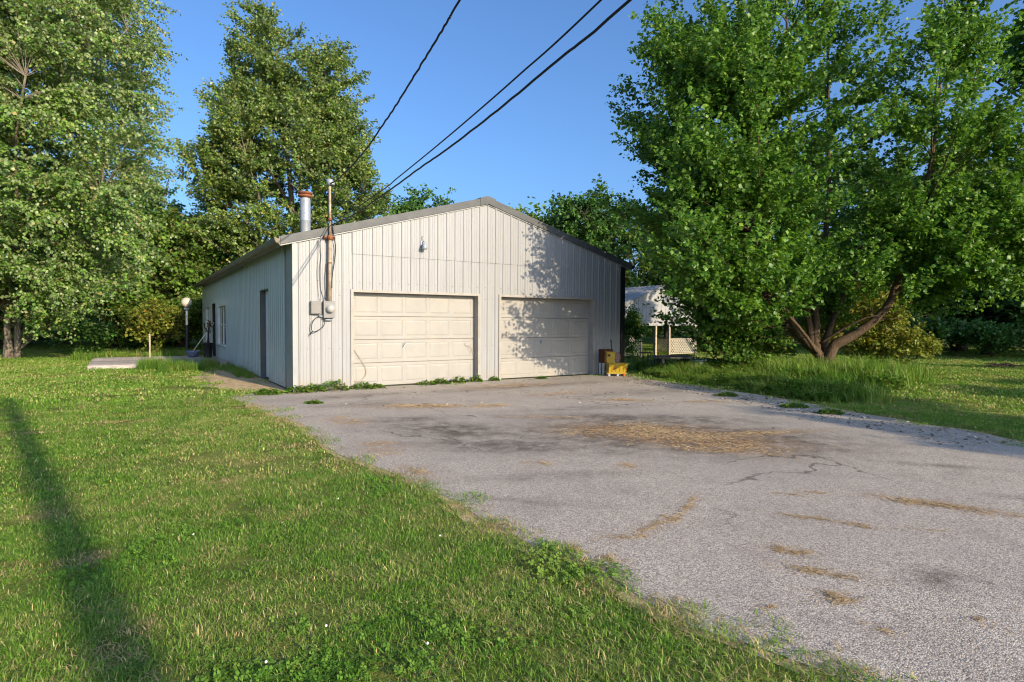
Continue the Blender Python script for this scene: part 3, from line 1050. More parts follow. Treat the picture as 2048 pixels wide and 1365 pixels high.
b.tube(smooth_path([(MX + 0.02, MY - 0.03, 4.38), (MX + 0.1, MY - 0.03, 4.3), (MX + 0.09, MY, 4.12), (MX + 0.03, MY, 4.05)]), 0.009, 6)
b.tube(smooth_path([(0.5, -0.045, 3.2), (0.56, -0.04, 2.9), (0.53, -0.03, 2.6), (0.55, -0.03, 2.2), (0.62, -0.04, 1.93)]), 0.005, 5)
b.tube(smooth_path([(0.49, -0.045, 3.2), (0.5, -0.04, 2.9), (0.48, -0.03, 2.5), (0.5, -0.03, 2.1), (0.52, -0.05, 1.92)]), 0.004, 5)
b.build('service_cable', MT['cable'], ms, True)

# security lamp on the gable
fl = empty('security_lamp', (2.9, 0, 3.29))
fl.parent = gar
MB().box((0, -0.035, 0.02), (0.11, 0.03, 0.12)).build('back_plate', MT['galv'], fl, bevel=0.006)
b = MB()
b.tube([(0, -0.05, 0.06), (0, -0.12, 0.075), (0.0, -0.15, 0.02)], 0.014, 8)
b.lathe([(0.02, 0.05), (0.045, 0.02), (0.07, -0.08), (0.055, -0.1), (0.0, -0.1)], (0, -0.15, -0.02), 14)
b.build('lamp_head', MT['galv'], fl, True)
b = MB()
b.tube(smooth_path([(0.0, -0.03, 0.1), (-0.02, -0.05, 0.16), (0.01, -0.03, 0.2)]), 0.006, 5)
b.build('lamp_wire', MT['cable'], fl)

# loose cable hanging off the first door's frame, dry vine at its right
b = MB()
b.tube(smooth_path([(1.26, 0.16, 0.95), (1.4, 0.15, 0.75), (1.56, 0.14, 0.5), (1.6, 0.14, 0.33), (1.52, 0.15, 0.2), (1.4, 0.15, 0.14), (1.28, 0.16, 0.16)]), 0.006, 5)
b.build('hanging_cable', MT['cable_light'], gar, True)
b = MB()
b.tube(smooth_path([(4.38, 0.14, 0.66), (4.3, 0.15, 0.85), (4.12, 0.15, 0.93), (4.2, 0.15, 1.0), (4.32, 0.14, 1.06)]), 0.004, 5)
b.tube(smooth_path([(4.12, 0.15, 0.93), (4.22, 0.15, 0.84), (4.3, 0.15, 0.72)]), 0.003, 5)
b.build('dry_vine', MT['cable_light'], gar, True)
# screws along the sheets
b = MB()
for zz in (0.9, 2.05, 2.35):
    for k in range(1, 40):
        u = 0.09 + k * RIB - 0.045
        if u > GW - 0.2 or (zz < DTOP and any(a - 0.05 < u < c + 0.05 for a, c in DOORS)):
            continue
        if k % 1 == 0:
            b.box((u, -0.006, zz + 0.004 * math.sin(k * 7)), (0.012, 0.012, 0.012))
b.build('screw_heads', MT['rust'], gar)['kind'] = 'stuff'

# ------------------------------------------------------------------ utility pole behind the camera and the overhead wires
POLE = np.array([8.28, -8.42])
pr = empty('utility_pole', (POLE[0], POLE[1], 0))
tag(pr, 'tall weathered wooden utility pole that carries the overhead wires', 'utility pole')
b = MB()
b.tube([(0, 0, 0), (0, 0, 4.5), (0, 0, 9.25), (0, 0, 9.3)], [0.16, 0.14, 0.115, 0.105], 16)
b.build('shaft', MT['pole'], pr, True)
for zz in (9.15, 7.35, 6.3):
    q = MB().lathe([(0.0, 0), (0.03, 0.005), (0.045, 0.03), (0.03, 0.05), (0.045, 0.075), (0.0, 0.1)], (0, 0, 0), 10).build('insulator', MT['black_plastic'], pr, True)
    q.location = (-0.1, 0.1, zz - 0.05)
mast = GA + MX * DD + MY * NN


def wire(name, sz, z_end, rad, label, wobble=0.0):
    L = np.linalg.norm(POLE - mast)
    u = (POLE - mast) / L
    pts = smooth_path([(mast[0] + u[0] * s, mast[1] + u[1] * s, z) for s, z in sz] + [(POLE[0] - u[0] * 0.16, POLE[1] - u[1] * 0.16, z_end)], 8)
    pts = [(p[0] + wobble * math.sin(i * 1.9), p[1] + wobble * math.cos(i * 1.3), p[2] + wobble * math.sin(i * 2.3)) for i, p in enumerate(pts)]
    o = MB().tube(pts, rad, 8).build(name, MT['cable'], None, True)
    tag(o, label, 'wire')
    return o


wire('overhead_wire', [(0.03, 4.40), (0.6, 4.36), (1.6, 4.37), (2.86, 4.475), (3.46, 4.58), (4.08, 4.68), (4.67, 4.80), (5.36, 4.95), (5.82, 5.05), (6.2, 5.14), (6.52, 5.22), (9, 5.75), (14, 6.85)], 9.15, 0.0135,
     'twisted black overhead wire sagging steeply, left of the other two, above the garage', 0.004)
wire('overhead_wire', [(0.06, 3.62), (1.5, 3.55), (3.7, 3.585), (4.28, 3.62), (5.73, 3.705), (6.86, 3.785), (7.87, 3.87), (9.12, 4.0), (13, 4.55), (18, 5.6)], 7.35, 0.0085,
     'thinner upper wire of the close pair crossing the sky above the garage roof')
wire('overhead_wire', [(0.06, 3.52), (2.0, 3.46), (4.04, 3.515), (5.23, 3.565), (6.17, 3.59), (7.44, 3.665), (8.53, 3.76), (9.46, 3.84), (13, 4.3), (18, 5.1)], 6.3, 0.0115,
     'thicker lower wire of the close pair crossing the sky above the garage roof', 0.002)


# ------------------------------------------------------------------ trees
def nrm(a):
    return a / (np.linalg.norm(a, axis=-1, keepdims=True) + 1e-9)


LEAF4 = (np.array([[0, 0, 0], [-0.5, 0.42, -0.09], [0, 1.0, -0.13], [0.5, 0.42, -0.09], [0, 0.4, 0.05]]),
         np.array([[0, 3, 4], [3, 2, 4], [2, 1, 4], [1, 0, 4]]))
LEAF6 = (np.array([[0, 0, 0], [-0.56, 0.3, -0.1], [-0.2, 0.52, 0.0], [0, 1.05, -0.16], [0.2, 0.52, 0.0], [0.56, 0.3, -0.1], [0, 0.33, 0.05]]),
         np.array([[0, 5, 6], [5, 4, 6], [4, 3, 6], [3, 2, 6], [2, 1, 6], [1, 0, 6]]))
LEAFD = (np.array([[0, 0, 0.03], [-0.45, 0.45, -0.08], [0, 1.0, -0.03], [0.45, 0.45, -0.08]]), np.array([[0, 3, 2], [0, 2, 1]]))
LEAF2 = (np.array([[-0.42, 0.1, -0.08], [0, 0, 0.04], [0.42, 0.1, -0.08], [0.36, 0.75, -0.1], [0, 1, -0.02], [-0.36, 0.75, -0.1]]),
         np.array([[0, 1, 4], [0, 4, 5], [1, 2, 3], [1, 3, 4]]))


def leaves_mesh(name, pos, d, up, size, rnd, tone, shape=LEAF4):
    d = nrm(d)
    s = nrm(np.cross(d, up))
    n = np.cross(s, d)
    T, F = shape
    k = len(T)
    V = pos[:, None, :] + size[:, None, None] * (T[None, :, 0:1] * s[:, None, :] + T[None, :, 1:2] * d[:, None, :] + T[None, :, 2:3] * n[:, None, :])
    FF = F[None] + (np.arange(len(pos)) * k)[:, None, None]
    return np_mesh(name, V.reshape(-1, 3), FF.reshape(-1, 3), {'rnd': np.repeat(rnd, k), 'tone': np.repeat(tone, k)})


def env_points(rng, lobes, n, shell=0.55, reject=None):
    w = np.array([(l[1][0] * l[1][1] * l[1][2]) ** 0.8 * (l[2] if len(l) > 2 else 1.0) for l in lobes])
    w = w / w.sum()
    out = []
    got = 0
    C = np.array([l[0] for l in lobes], float)
    Rr = np.array([l[1] for l in lobes], float)
    while got < n:
        m = n * 2
        i = rng.choice(len(lobes), m, p=w)
        v = nrm(rng.normal(size=(m, 3)))
        r = np.where(rng.random(m) < shell, rng.uniform(0.82, 1.02, m), rng.uniform(0.3, 0.9, m))
        P = C[i] + v * Rr[i] * r[:, None]
        P = P[P[:, 2] > 0.5]
        if reject is not None:
            P = P[~reject(P)]
        out.append(P)
        got += len(P)
    return np.concatenate(out)[:n]


def bez(a, c, b, u):
    return a * (1 - u) ** 2 + c * 2 * u * (1 - u) + b * u * u


def crown(rng, skel, targets, lift, K, n, twig_len, leaf, shape, leaf_droop=0.35, twig_up=0.1, spread=0.9, r_branch=0.03, u_min=0.3, branch_cap=9.0):
    """skel: (m,3) limb nodes. Returns leaf arrays and a branch MB"""
    N = len(targets)
    dv = targets[:, None, :] - skel[None]
    dist = np.linalg.norm(dv, axis=2)
    hor = np.linalg.norm(dv[:, :, :2], axis=2)
    cost = dist + 1.4 * np.maximum(0, skel[None, :, 2] - (targets[:, None, 2] - 0.35 * hor))
    q = skel[cost.argmin(1)]
    L = np.linalg.norm(targets - q, axis=1)
    ctrl = q + (targets - q) * 0.5
    ctrl[:, 2] += lift * L
    ctrl += rng.normal(size=ctrl.shape) * (0.07 * L)[:, None]
    # branches as tapered four-sided tubes
    us = np.linspace(0, 1, 6)
    bp = np.stack([bez(q, ctrl, targets, u) for u in us], 1)
    tang = nrm(np.gradient(bp, axis=1))
    ref = np.array([0.31, 0.47, 0.83])
    s1 = nrm(np.cross(tang, ref))
    s2 = np.cross(tang, s1)
    rad = (r_branch * np.clip(L / 3, 0.35, 1.6))[:, None] * np.linspace(1, 0.22, 6)[None]
    ang = np.arange(4) * PI / 2
    ring = bp[:, :, None, :] + rad[:, :, None, None] * (np.cos(ang)[None, None, :, None] * s1[:, :, None, :] + np.sin(ang)[None, None, :, None] * s2[:, :, None, :])
    BV = ring.reshape(-1, 3)
    f = []
    for i in range(5):
        for k in range(4):
            f.append((i * 4 + k, i * 4 + (k + 1) % 4, (i + 1) * 4 + (k + 1) % 4, (i + 1) * 4 + k))
    BF = (np.array(f)[None] + (np.arange(N) * 24)[:, None, None]).reshape(-1, 4)
    # twigs
    u = 1 - (1 - u_min) * np.sqrt(rng.random((N, K))) * 1.0
    u = np.clip(u_min + (1 - u_min) * rng.random((N, K)) ** 0.75, 0, 1)
    lim = np.clip(1 - branch_cap / np.maximum(L, 0.1), 0, 1)[:, None]
    u = np.maximum(u, lim)
    u[:, 0] = 1.0
    tp = bez(q[:, None], ctrl[:, None], targets[:, None], u[:, :, None])
    td = nrm(2 * (1 - u[:, :, None]) * (ctrl - q)[:, None] + 2 * u[:, :, None] * (targets - ctrl)[:, None])
    rnd3 = rng.normal(size=(N, K, 3))
    rnd3[:, :, 2] *= 0.55
    tdir = nrm(td * 0.75 + nrm(rnd3) * spread + np.array([0, 0, twig_up]))
    tdir[:, 0] = nrm(td[:, 0] + np.array([0, 0, twig_up * 0.6]))
    tl = twig_len * rng.uniform(0.55, 1.15, (N, K))
    # leaves
    w = (np.arange(n)[None, None] + rng.random((N, K, n))) / n
    lp = tp[:, :, None, :] + tdir[:, :, None, :] * (tl[:, :, None] * w)[..., None]
    lp[..., 2] -= 0.18 * tl[:, :, None] * w ** 2
    lp += rng.normal(size=lp.shape) * leaf * 0.35
    r3 = rng.normal(size=(N, K, n, 3))
    ld = nrm(tdir[:, :, None, :] * 0.55 + nrm(r3) * 0.85 + np.array([0, 0, -leaf_droop]))
    r4 = rng.normal(size=(N, K, n, 3))
    lu = nrm(np.array([0, 0, 1.0]) + r4 * 0.5)
    sz = leaf * rng.uniform(0.6, 1.25, (N, K, n))
    tone = np.clip(rng.normal(0.5, 0.22, (N, 1, 1)) + rng.normal(0, 0.12, (N, K, 1)) + np.zeros((N, K, n)), 0, 1)
    rn = np.clip(rng.random((N, K, n)), 0, 1)
    fl = lambda x: x.reshape(-1, 3)
    return (fl(lp), fl(ld), fl(lu), sz.ravel(), rn.ravel(), tone.ravel(), shape), (BV, BF)


def skel_nodes(limbs):
    return np.concatenate([np.array(smooth_path(l, 5)) for l in limbs])


def limb_mesh(pts, r0, r1, n=10, flare=0.0):
    p = smooth_path(pts, 5)
    m = len(p)
    rad = [r0 + (r1 - r0) * (i / (m - 1)) ** 0.8 + (flare * max(0, 1 - i / 4) ** 2 if flare else 0) for i in range(m)]
    rr = random.Random(int(abs(pts[0][0]) * 1000) + m)
    return MB().tube([(q[0] + rr.uniform(-1, 1) * rad[i] * 0.12, q[1] + rr.uniform(-1, 1) * rad[i] * 0.12, q[2]) for i, q in enumerate(p)], rad, n)


def make_tree(name, label, cat, base, limbs, radii, lobes, n_targets, K, n, leaf, lm, bm, seed, lift=0.1, twig=0.8, shape=LEAF4, reject=None, droop=0.35, twig_up=0.1, spread=0.9, shell=0.55, limb_parts=False, r_branch=0.03, u_min=0.3, group=None, cap=9.0):
    """limbs: polylines in world coordinates; first is the trunk"""
    rng = np.random.default_rng(seed)
    root = empty(name, (base[0], base[1], 0))
    tag(root, label, cat, group)
    bs = np.array([base[0], base[1], 0.0])
    loc = [[tuple(np.array(p, float) - bs) for p in l] for l in limbs]
    tr = limb_mesh(loc[0], radii[0][0], radii[0][1], 12, radii[0][0] * 0.5)
    if limb_parts:
        tr.build('trunk', bm, root, True)
        for l, r in zip(loc[1:], radii[1:]):
            limb_mesh(l, r[0], r[1], 10).build('limb', bm, root, True)
    else:
        for l, r in zip(loc[1:], radii[1:]):
            q = limb_mesh(l, r[0], r[1], 8)
            tr.add(q.v, q.f)
        tr.build('trunk', bm, root, True)
    lb = [((l[0][0] - bs[0], l[0][1] - bs[1], l[0][2]),) + tuple(l[1:]) for l in lobes]
    rj = (lambda P: reject(P + bs)) if reject else None
    T = env_points(rng, lb, n_targets, shell, rj)
    lv, br = crown(rng, skel_nodes(loc), T, lift, K, n, twig, leaf, shape, droop, twig_up, spread, r_branch, u_min, cap)
    bo = link('branches', np_mesh('branches', br[0], br[1]), bm, root)
    bo['kind'] = 'stuff'
    co = link('crown', leaves_mesh('crown', *lv), lm, root)
    return root


def auto_limbs(rng, base, h, r, n, lean=0.0):
    """a trunk and n rising limbs"""
    x, y = base
    tr = [(x, y, 0), (x + rng.normal() * 0.1, y + rng.normal() * 0.1, h * 0.25), (x + rng.normal() * 0.3 + lean, y, h * 0.6), (x + rng.normal() * 0.4 + lean * 1.5, y, h * 0.93)]
    L, RR = [tr], [(r, r * 0.15)]
    for k in range(n):
        a = 2 * PI * (k + rng.random() * 0.7) / n
        z0 = h * rng.uniform(0.12, 0.6)
        ln = h * rng.uniform(0.22, 0.36)
        p0 = np.array([x, y, z0])
        p1 = p0 + np.array([math.cos(a) * ln * 0.5, math.sin(a) * ln * 0.5, ln * 0.45])
        p2 = p0 + np.array([math.cos(a) * ln, math.sin(a) * ln, ln * 1.0])
        L.append([tuple(p0), tuple(p1), tuple(p2)])
        RR.append((r * 0.42, r * 0.08))
    return L, RR


# --- the many-limbed maple right of the drive
mb = (8.62, 16.19)
m_limbs = [
    [(8.62, 16.15, 0.0), (8.55, 16.15, 0.35), (8.42, 16.2, 0.7), (8.3, 16.35, 1.1), (8.2, 16.45, 1.9), (8.05, 16.6, 3.0), (7.9, 16.8, 5.0), (7.8, 16.9, 8.0), (7.7, 17.0, 11.4)],
    [(8.58, 16.1, 0.25), (8.75, 16.05, 0.85), (9.12, 15.95, 1.12), (9.6, 15.8, 1.5), (9.95, 15.65, 2.0), (10.1, 15.55, 2.55), (10.3, 15.5, 3.2), (10.55, 15.4, 4.4), (10.9, 15.4, 6.2), (11.2, 15.6, 8.8)],
    [(8.42, 16.15, 0.6), (7.95, 16.0, 1.05), (7.45, 15.8, 1.6), (7.1, 15.6, 2.2), (6.6, 15.4, 3.4), (6.0, 15.2, 5.0), (5.5, 15.0, 6.8)],
    [(8.38, 16.25, 0.8), (8.5, 16.55, 1.9), (8.8, 16.9, 3.0), (9.2, 17.3, 5.0), (9.4, 17.8, 8.0), (9.3, 17.8, 11.8)],
    [(8.3, 16.4, 0.8), (7.4, 17.4, 2.2), (6.5, 18.4, 3.8), (5.9, 19.0, 5.6)],
    [(8.6, 16.4, 0.7), (9.8, 17.6, 2.2), (11.0, 18.4, 3.8), (12.0, 18.9, 5.6)],
    [(8.3, 16.05, 0.7), (7.5, 15.2, 1.25), (6.6, 14.6, 2.0), (6.1, 14.2, 2.9), (5.7, 13.8, 3.6)],
    [(8.35, 16.0, 0.95), (8.75, 15.6, 1.35), (9.2, 15.3, 1.65), (9.6, 15.2, 1.7)],
    [(10.0, 15.6, 2.3), (10.5, 15.1, 2.6), (11.4, 14.6, 3.2), (12.2, 14.3, 4.0)],
]
m_rad = [(0.15, 0.03), (0.165, 0.03), (0.12, 0.03), (0.12, 0.03), (0.10, 0.03), (0.10, 0.03), (0.055, 0.015), (0.04, 0.012), (0.05, 0.015)]
m_lobes = [((8.4, 16.5, 5.7), (5.0, 5.0, 4.1), 0.85), ((8.2, 16.6, 9.4), (4.2, 4.2, 3.8), 0.55), ((4.9, 15.3, 4.9), (2.2, 2.3, 2.2), 1.3), ((5.7, 15.6, 2.7), (1.7, 2.3, 1.6), 1.2),
           ((12.2, 16.0, 4.8), (2.5, 2.7, 2.2)), ((11.0, 16.4, 8.3), (2.3, 2.6, 2.5), 0.7), ((3.9, 15.2, 5.0), (1.5, 1.5, 1.4), 2.6), ((4.2, 15.4, 7.2), (1.4, 1.5, 1.3), 2.2), ((5.0, 15.6, 9.2), (1.5, 1.5, 1.4), 1.8), ((4.6, 14.8, 3.4), (1.3, 1.3, 1.1), 2.4), ((5.4, 15.5, 8.2), (2.1, 2.3, 2.5), 0.9), ((5.5, 17.5, 2.4), (1.4, 1.8, 1.5)),
           ((4.6, 13.3, 3.7), (1.6, 1.9, 1.9), 2.0), ((4.9, 13.5, 6.3), (1.6, 1.9, 1.9), 1.7), ((3.9, 12.9, 2.9), (0.9, 1.0, 0.8), 3.5), ((5.9, 14.2, 2.6), (1.3, 1.5, 1.1), 2.5), ((6.4, 17.0, 1.9), (1.5, 1.2, 1.1), 2.5), ((9.0, 18.6, 2.6), (2.6, 1.2, 1.4), 1.8), ((7.2, 17.9, 2.2), (1.6, 1.0, 1.3), 1.8), ((11.2, 15.2, 3.7), (1.8, 1.5, 1.3), 1.6), ((8.6, 14.8, 3.7), (2.4, 1.4, 1.3), 2.2), ((10.8, 14.6, 3.7), (2.0, 1.3, 1.3), 2.2), ((12.6, 15.2, 3.2), (1.8, 1.5, 1.2), 1.8), ((7.0, 15.7, 1.8), (1.3, 1.2, 0.9), 2.2)]
m_rej = lambda P: (P[:, 2] < 2.0) & (P[:, 1] < 17.0) & (P[:, 0] > 7.4) & (P[:, 0] < 11.0) | (P[:, 2] < 0.9) & (P[:, 0] > 6.3) | (P[:, 2] < 2.0) & (P[:, 0] > 10.5)
make_tree('maple_tree', 'spreading green maple forking low into many limbs beside the driveway', 'tree', mb, m_limbs, m_rad, m_lobes, 800, 17, 18, 0.098, L_MAPLE, MT['bark'], 3,
          lift=-0.13, twig=0.8, shape=LEAF4, reject=m_rej, droop=0.5, twig_up=0.32, spread=0.55, shell=0.72, limb_parts=True, r_branch=0.018, u_min=0.3)

# --- silver maple at the left edge, two trunks
s_limbs = [
    [(-19.38, 22.7, 0.0), (-19.4, 22.7, 1.5), (-19.3, 22.7, 3.5), (-19.2, 22.6, 7.0), (-19.2, 22.5, 11.0), (-19.0, 22.4, 16.0)],
    [(-18.98, 22.65, 0.0), (-18.95, 22.6, 1.6), (-18.6, 22.3, 3.6), (-17.6, 21.8, 6.5), (-16.6, 21.4, 9.5), (-15.8, 21.2, 13.0)],
    [(-18.9, 22.5, 1.8), (-17.8, 21.8, 3.0), (-16.2, 21.2, 4.6), (-14.4, 20.8, 6.0)],
    [(-19.2, 22.5, 2.2), (-19.5, 21.2, 3.6), (-19.6, 19.4, 5.4), (-19.6, 18.0, 7.0)],
    [(-19.4, 22.6, 2.0), (-21.0, 21.8, 4.0), (-22.6, 21.0, 6.5), (-23.6, 20.4, 9.0)],
    [(-18.6, 22.2, 3.5), (-17.2, 20.6, 5.5), (-16.0, 19.2, 7.5), (-15.0, 18.4, 9.0)],
    [(-19.2, 22.8, 4.5), (-18.0, 24.6, 7.0), (-17.0, 26.0, 10.0)],
    [(-17.0, 21.5, 8.0), (-15.2, 21.0, 10.0), (-13.4, 20.8, 11.6)],
]
s_rad = [(0.135, 0.035), (0.12, 0.035), (0.1, 0.03), (0.11, 0.03), (0.11, 0.03), (0.1, 0.03), (0.1, 0.03), (0.07, 0.02)]
s_lobes = [((-19.6, 22.2, 9.5), (5.8, 6.0, 7.5)), ((-17.0, 21.0, 5.2), (4.0, 3.6, 3.0)), ((-18.4, 19.5, 6.0), (4.6, 3.4, 3.6)), ((-16.4, 21.2, 11.0), (3.9, 3.6, 3.4)), ((-15.6, 21.0, 7.6), (3.1, 3.2, 2.4)), ((-21.8, 20.6, 8), (4, 4, 5)), ((-17.2, 22, 14), (4, 4, 3.4)), ((-16.8, 21.4, 3.0), (3.4, 2.8, 1.5), 1.6), ((-20.0, 19.5, 5.0), (3.5, 2.5, 2.6), 1.4), ((-18.5, 20.5, 12.0), (4.5, 3.0, 3.5), 1.4), ((-20.3, 19.0, 11.0), (4.2, 2.4, 4.0), 1.3), ((-15.8, 19.6, 10.6), (2.4, 1.5, 2.6), 2.4), ((-18.5, 18.6, 9.0), (3.0, 1.6, 3.0), 1.8), ((-15.2, 20.6, 4.6), (2.6, 2.4, 2.2), 1.3)]
s_rej = lambda P: (P[:, 2] < 1.5) | (P[:, 2] < 2.4) & (P[:, 0] < -17.3)
make_tree('silver_maple_tree', 'tall silver maple with two trunks and drooping layered branches at the left edge', 'tree', (-19.2, 22.7), s_limbs, s_rad, s_lobes, 960, 19, 18, 0.108, L_SILVER, MT['bark_grey'], 5,
          lift=0.14, twig=1.05, shape=LEAFD, reject=s_rej, droop=0.6, twig_up=-0.15, spread=0.5, shell=0.7, r_branch=0.017, u_min=0.22)

# --- tall tree behind the garage
p_limbs = [
    [(-12.4, 34.3, 0), (-12.4, 34.3, 3), (-12.6, 34.2, 7), (-13.0, 34.1, 12), (-13.6, 34, 18)],
    [(-12.4, 34.2, 3.0), (-11.6, 34, 6), (-11.0, 33.9, 10), (-10.6, 33.8, 15.5)],
    [(-12.5, 34.2, 4.0), (-14.2, 33.8, 6.0), (-15.8, 33.2, 8.2), (-17.0, 32.8, 9.6)],
    [(-12.3, 34.2, 3.0), (-10.6, 33.6, 4.8), (-9.2, 33.2, 7.0), (-8.2, 33.0, 8.6)],
    [(-12.5, 34.1, 4.5), (-13.6, 32.6, 7.5), (-14.2, 31.6, 10.5)],
    [(-12.3, 34.0, 4.0), (-11.4, 32.6, 6.5), (-10.9, 31.6, 9.5)],
    [(-12.7, 34.2, 8), (-14.6, 34, 11.5), (-15.6, 33.8, 14.5)],
]
p_rad = [(0.34, 0.05), (0.2, 0.04), (0.14, 0.03), (0.14, 0.03), (0.13, 0.03), (0.13, 0.03), (0.1, 0.03)]
p_lobes = [((-12.6, 33.8, 9.2), (5.2, 4.2, 6.2)), ((-16.4, 33, 9.6), (2.2, 2.0, 1.8)), ((-15.4, 33.5, 12.4), (2.3, 2.5, 2.4)), ((-14.4, 33.9, 16.4), (1.9, 2.0, 2.9)), ((-11.2, 33.7, 14.4), (2.9, 2.8, 3.0)), ((-8.9, 32.8, 7.4), (2.2, 2.2, 2.8)),
           ((-9.8, 33.2, 11.0), (2.2, 2.3, 2.4)), ((-15.6, 32.4, 5.4), (2.6, 2.2, 2.4)), ((-12.9, 34, 15.6), (2.2, 2.2, 2.6)), ((-7.6, 32.9, 5.4), (1.6, 1.8, 1.8))]
make_tree('poplar_tree', 'tall yellow-green tree with an uneven crown standing behind the garage roof', 'tree', (-12.4, 34.3), p_limbs, p_rad, p_lobes, 660, 16, 22, 0.138, L_POPLAR, MT['bark_grey'], 8,
          lift=-0.06, twig=0.95, shape=LEAFD, droop=0.4, twig_up=0.25, spread=0.8, shell=0.65, r_branch=0.035)

# --- trees round about: x, y, height, crown radius, lowest foliage, material, seed, label
BG = [
    (-26.5, 43.0, 12.0, 4.2, 1.5, L_DARK, 'dark green tree in the gap between the silver maple and the garage'),
    (-20.8, 37.0, 8.6, 3.4, 0.8, L_MID, 'mid-height bushy tree behind the lamp post'),
    (-18.6, 33.2, 8.0, 3.0, 0.5, L_MID, 'sunlit leafy tree left of the tall tree behind the garage'),
    (-22.6, 33.6, 6.6, 2.6, 0.4, L_MID, 'lower sunlit tree beside the silver maple, left of the lamp post'),
    (-33.0, 42.0, 13.0, 5.5, 2.2, L_DARK, 'dark tree behind the silver maple trunks, nearest its right side'),
    (-41.0, 46.0, 14.0, 6.0, 2.5, L_DARK, 'dark tree far behind the silver maple, at the left edge'),
    (-27.0, 31.0, 6.0, 3.2, 0.7, L_MID, 'low bushy tree in shade right of the silver maple trunks'),
    (-31.0, 34.0, 9.0, 4.0, 1.2, L_DARK, 'shaded tree directly behind the silver maple trunks'),
    (-6.6, 46.0, 11.9, 3.4, 3.0, L_DARK, 'round-topped dark tree peeping over the left roof slope'),
    (0.6, 40.0, 9.6, 1.9, 3.0, L_MID, 'thin pale tree top just right of the roof ridge'),
    (5.4, 42.0, 11.0, 4.0, 1.6, L_DARK, 'rounded green tree seen above the right roof slope'),
    (9.5, 36.0, 8.5, 3.6, 1.2, L_MID, 'bright green tree behind the white pavilion roof'),
    (13.5, 43.0, 13.0, 5.0, 1.8, L_DARK, 'dark tree behind the pavilion, hidden mostly by the maple'),
    (19.0, 36.0, 13.0, 5.2, 1.6, L_DARK, 'dark tree behind the maple, right of its trunk'),
    (25.0, 33.0, 12.5, 5.2, 1.0, L_MID, 'bright leafy tree over the far edge of the right lawn'),
    (30.5, 29.0, 13.5, 5.4, 1.1, L_DARK, 'tall dark tree at the right edge beyond the lawn'),
    (23.0, 28.5, 6.5, 2.6, 0.6, L_DARK, 'low shaded tree at the back of the right lawn'),
    (35.0, 38.0, 14.0, 6.0, 1.5, L_DARK, 'dark tree behind the others at the far right edge'),
    (18.6, 17.6, 12.5, 3.4, 8.2, L_MAPLE, 'high leafy tree whose branches reach in at the top right corner'),
]
for i, (x, y, h, r, lo, lm, lab) in enumerate(BG):
    rg = np.random.default_rng(100 + i)
    L, RR = auto_limbs(rg, (x, y), h, 0.12 + h * 0.014, 6)
    cz = (h + lo) / 2
    lob = [((x, y, cz), (r * 0.85, r * 0.85, (h - lo) / 2 * 0.95))]
    for k in range(6):
        a = rg.uniform(0, 2 * PI)
        zz = lo + (h - lo) * rg.uniform(0.15, 0.8)
        lob.append(((x + math.cos(a) * r * 0.55, y + math.sin(a) * r * 0.55, zz), (r * 0.48, r * 0.48, (h - lo) * 0.17 + 0.3)))
    nt = int(70 + r * 38)
    dcam = math.hypot(x, y)
    make_tree('broadleaf_tree', lab, 'tree', (x, y), L, RR, lob, nt, 8, 15, 0.11 + 0.0026 * dcam, lm, MT['bark_dark'], 200 + i, lift=-0.02, twig=0.9 + r * 0.06, shape=LEAFD, droop=0.35, twig_up=0.1, shell=0.65, r_branch=0.03, cap=4.0)

# --- off to the right of the frame: the trees whose shade crosses the drive and the right lawn
def pa(p, a):
    return (0.731 * p + 0.683 * a, 0.683 * p - 0.731 * a)


OFF = [('small wide tree off to the right that shades the edge of the driveway', (11.3, 12.0), [(9.0, 12.0, 4.55, 0.75, 0.55), (10.1, 12.2, 5.1, 1.0, 0.75), (11.4, 12.0, 5.6, 1.2, 0.75), (12.4, 12.0, 6.2, 0.9, 0.7)], 140),
       ('slender tree off to the right that lays the farther stripe of shade on the lawn', (19.6, 14.0), [(18.9, 14.0, 5.4, 0.5, 0.35), (19.8, 14.0, 5.4, 0.6, 0.4)], 60),
       ('slender tree off to the right that lays the nearer stripe of shade on the lawn', (16.4, 14.0), [(15.9, 14.0, 5.5, 0.5, 0.3), (16.7, 14.0, 5.6, 0.5, 0.3)], 50),
       ('big tree far off to the right that shades the trees behind the right lawn', (33.6, 14.5), [(33.6, 14.5, 6.5, 4.2, 5.5)], 230),
       ('second big tree far off to the right, beyond the first', (39.5, 15.5), [(39.5, 15.5, 7.0, 3.6, 6.0)], 200)]
for i, (lab, ba, lbs, nt) in enumerate(OFF):
    rg = np.random.default_rng(300 + i)
    bx = pa(*ba)
    h = max(l[2] for l in lbs)
    L, RR = auto_limbs(rg, bx, h, 0.09 if h < 6.45 else 0.2, 4)
    lob = [((*pa(l[0], l[1]), l[2]), (l[3], l[3], l[4])) for l in lbs]
    make_tree('broadleaf_tree', lab, 'tree', bx, L, RR, lob, nt, 9, 10, 0.17 if nt < 200 else 0.34, L_MAPLE, MT['bark'], 330 + i, lift=0.0, twig=0.4 if nt < 200 else 1.0, shape=LEAF4, cap=1.0, spread=0.9)


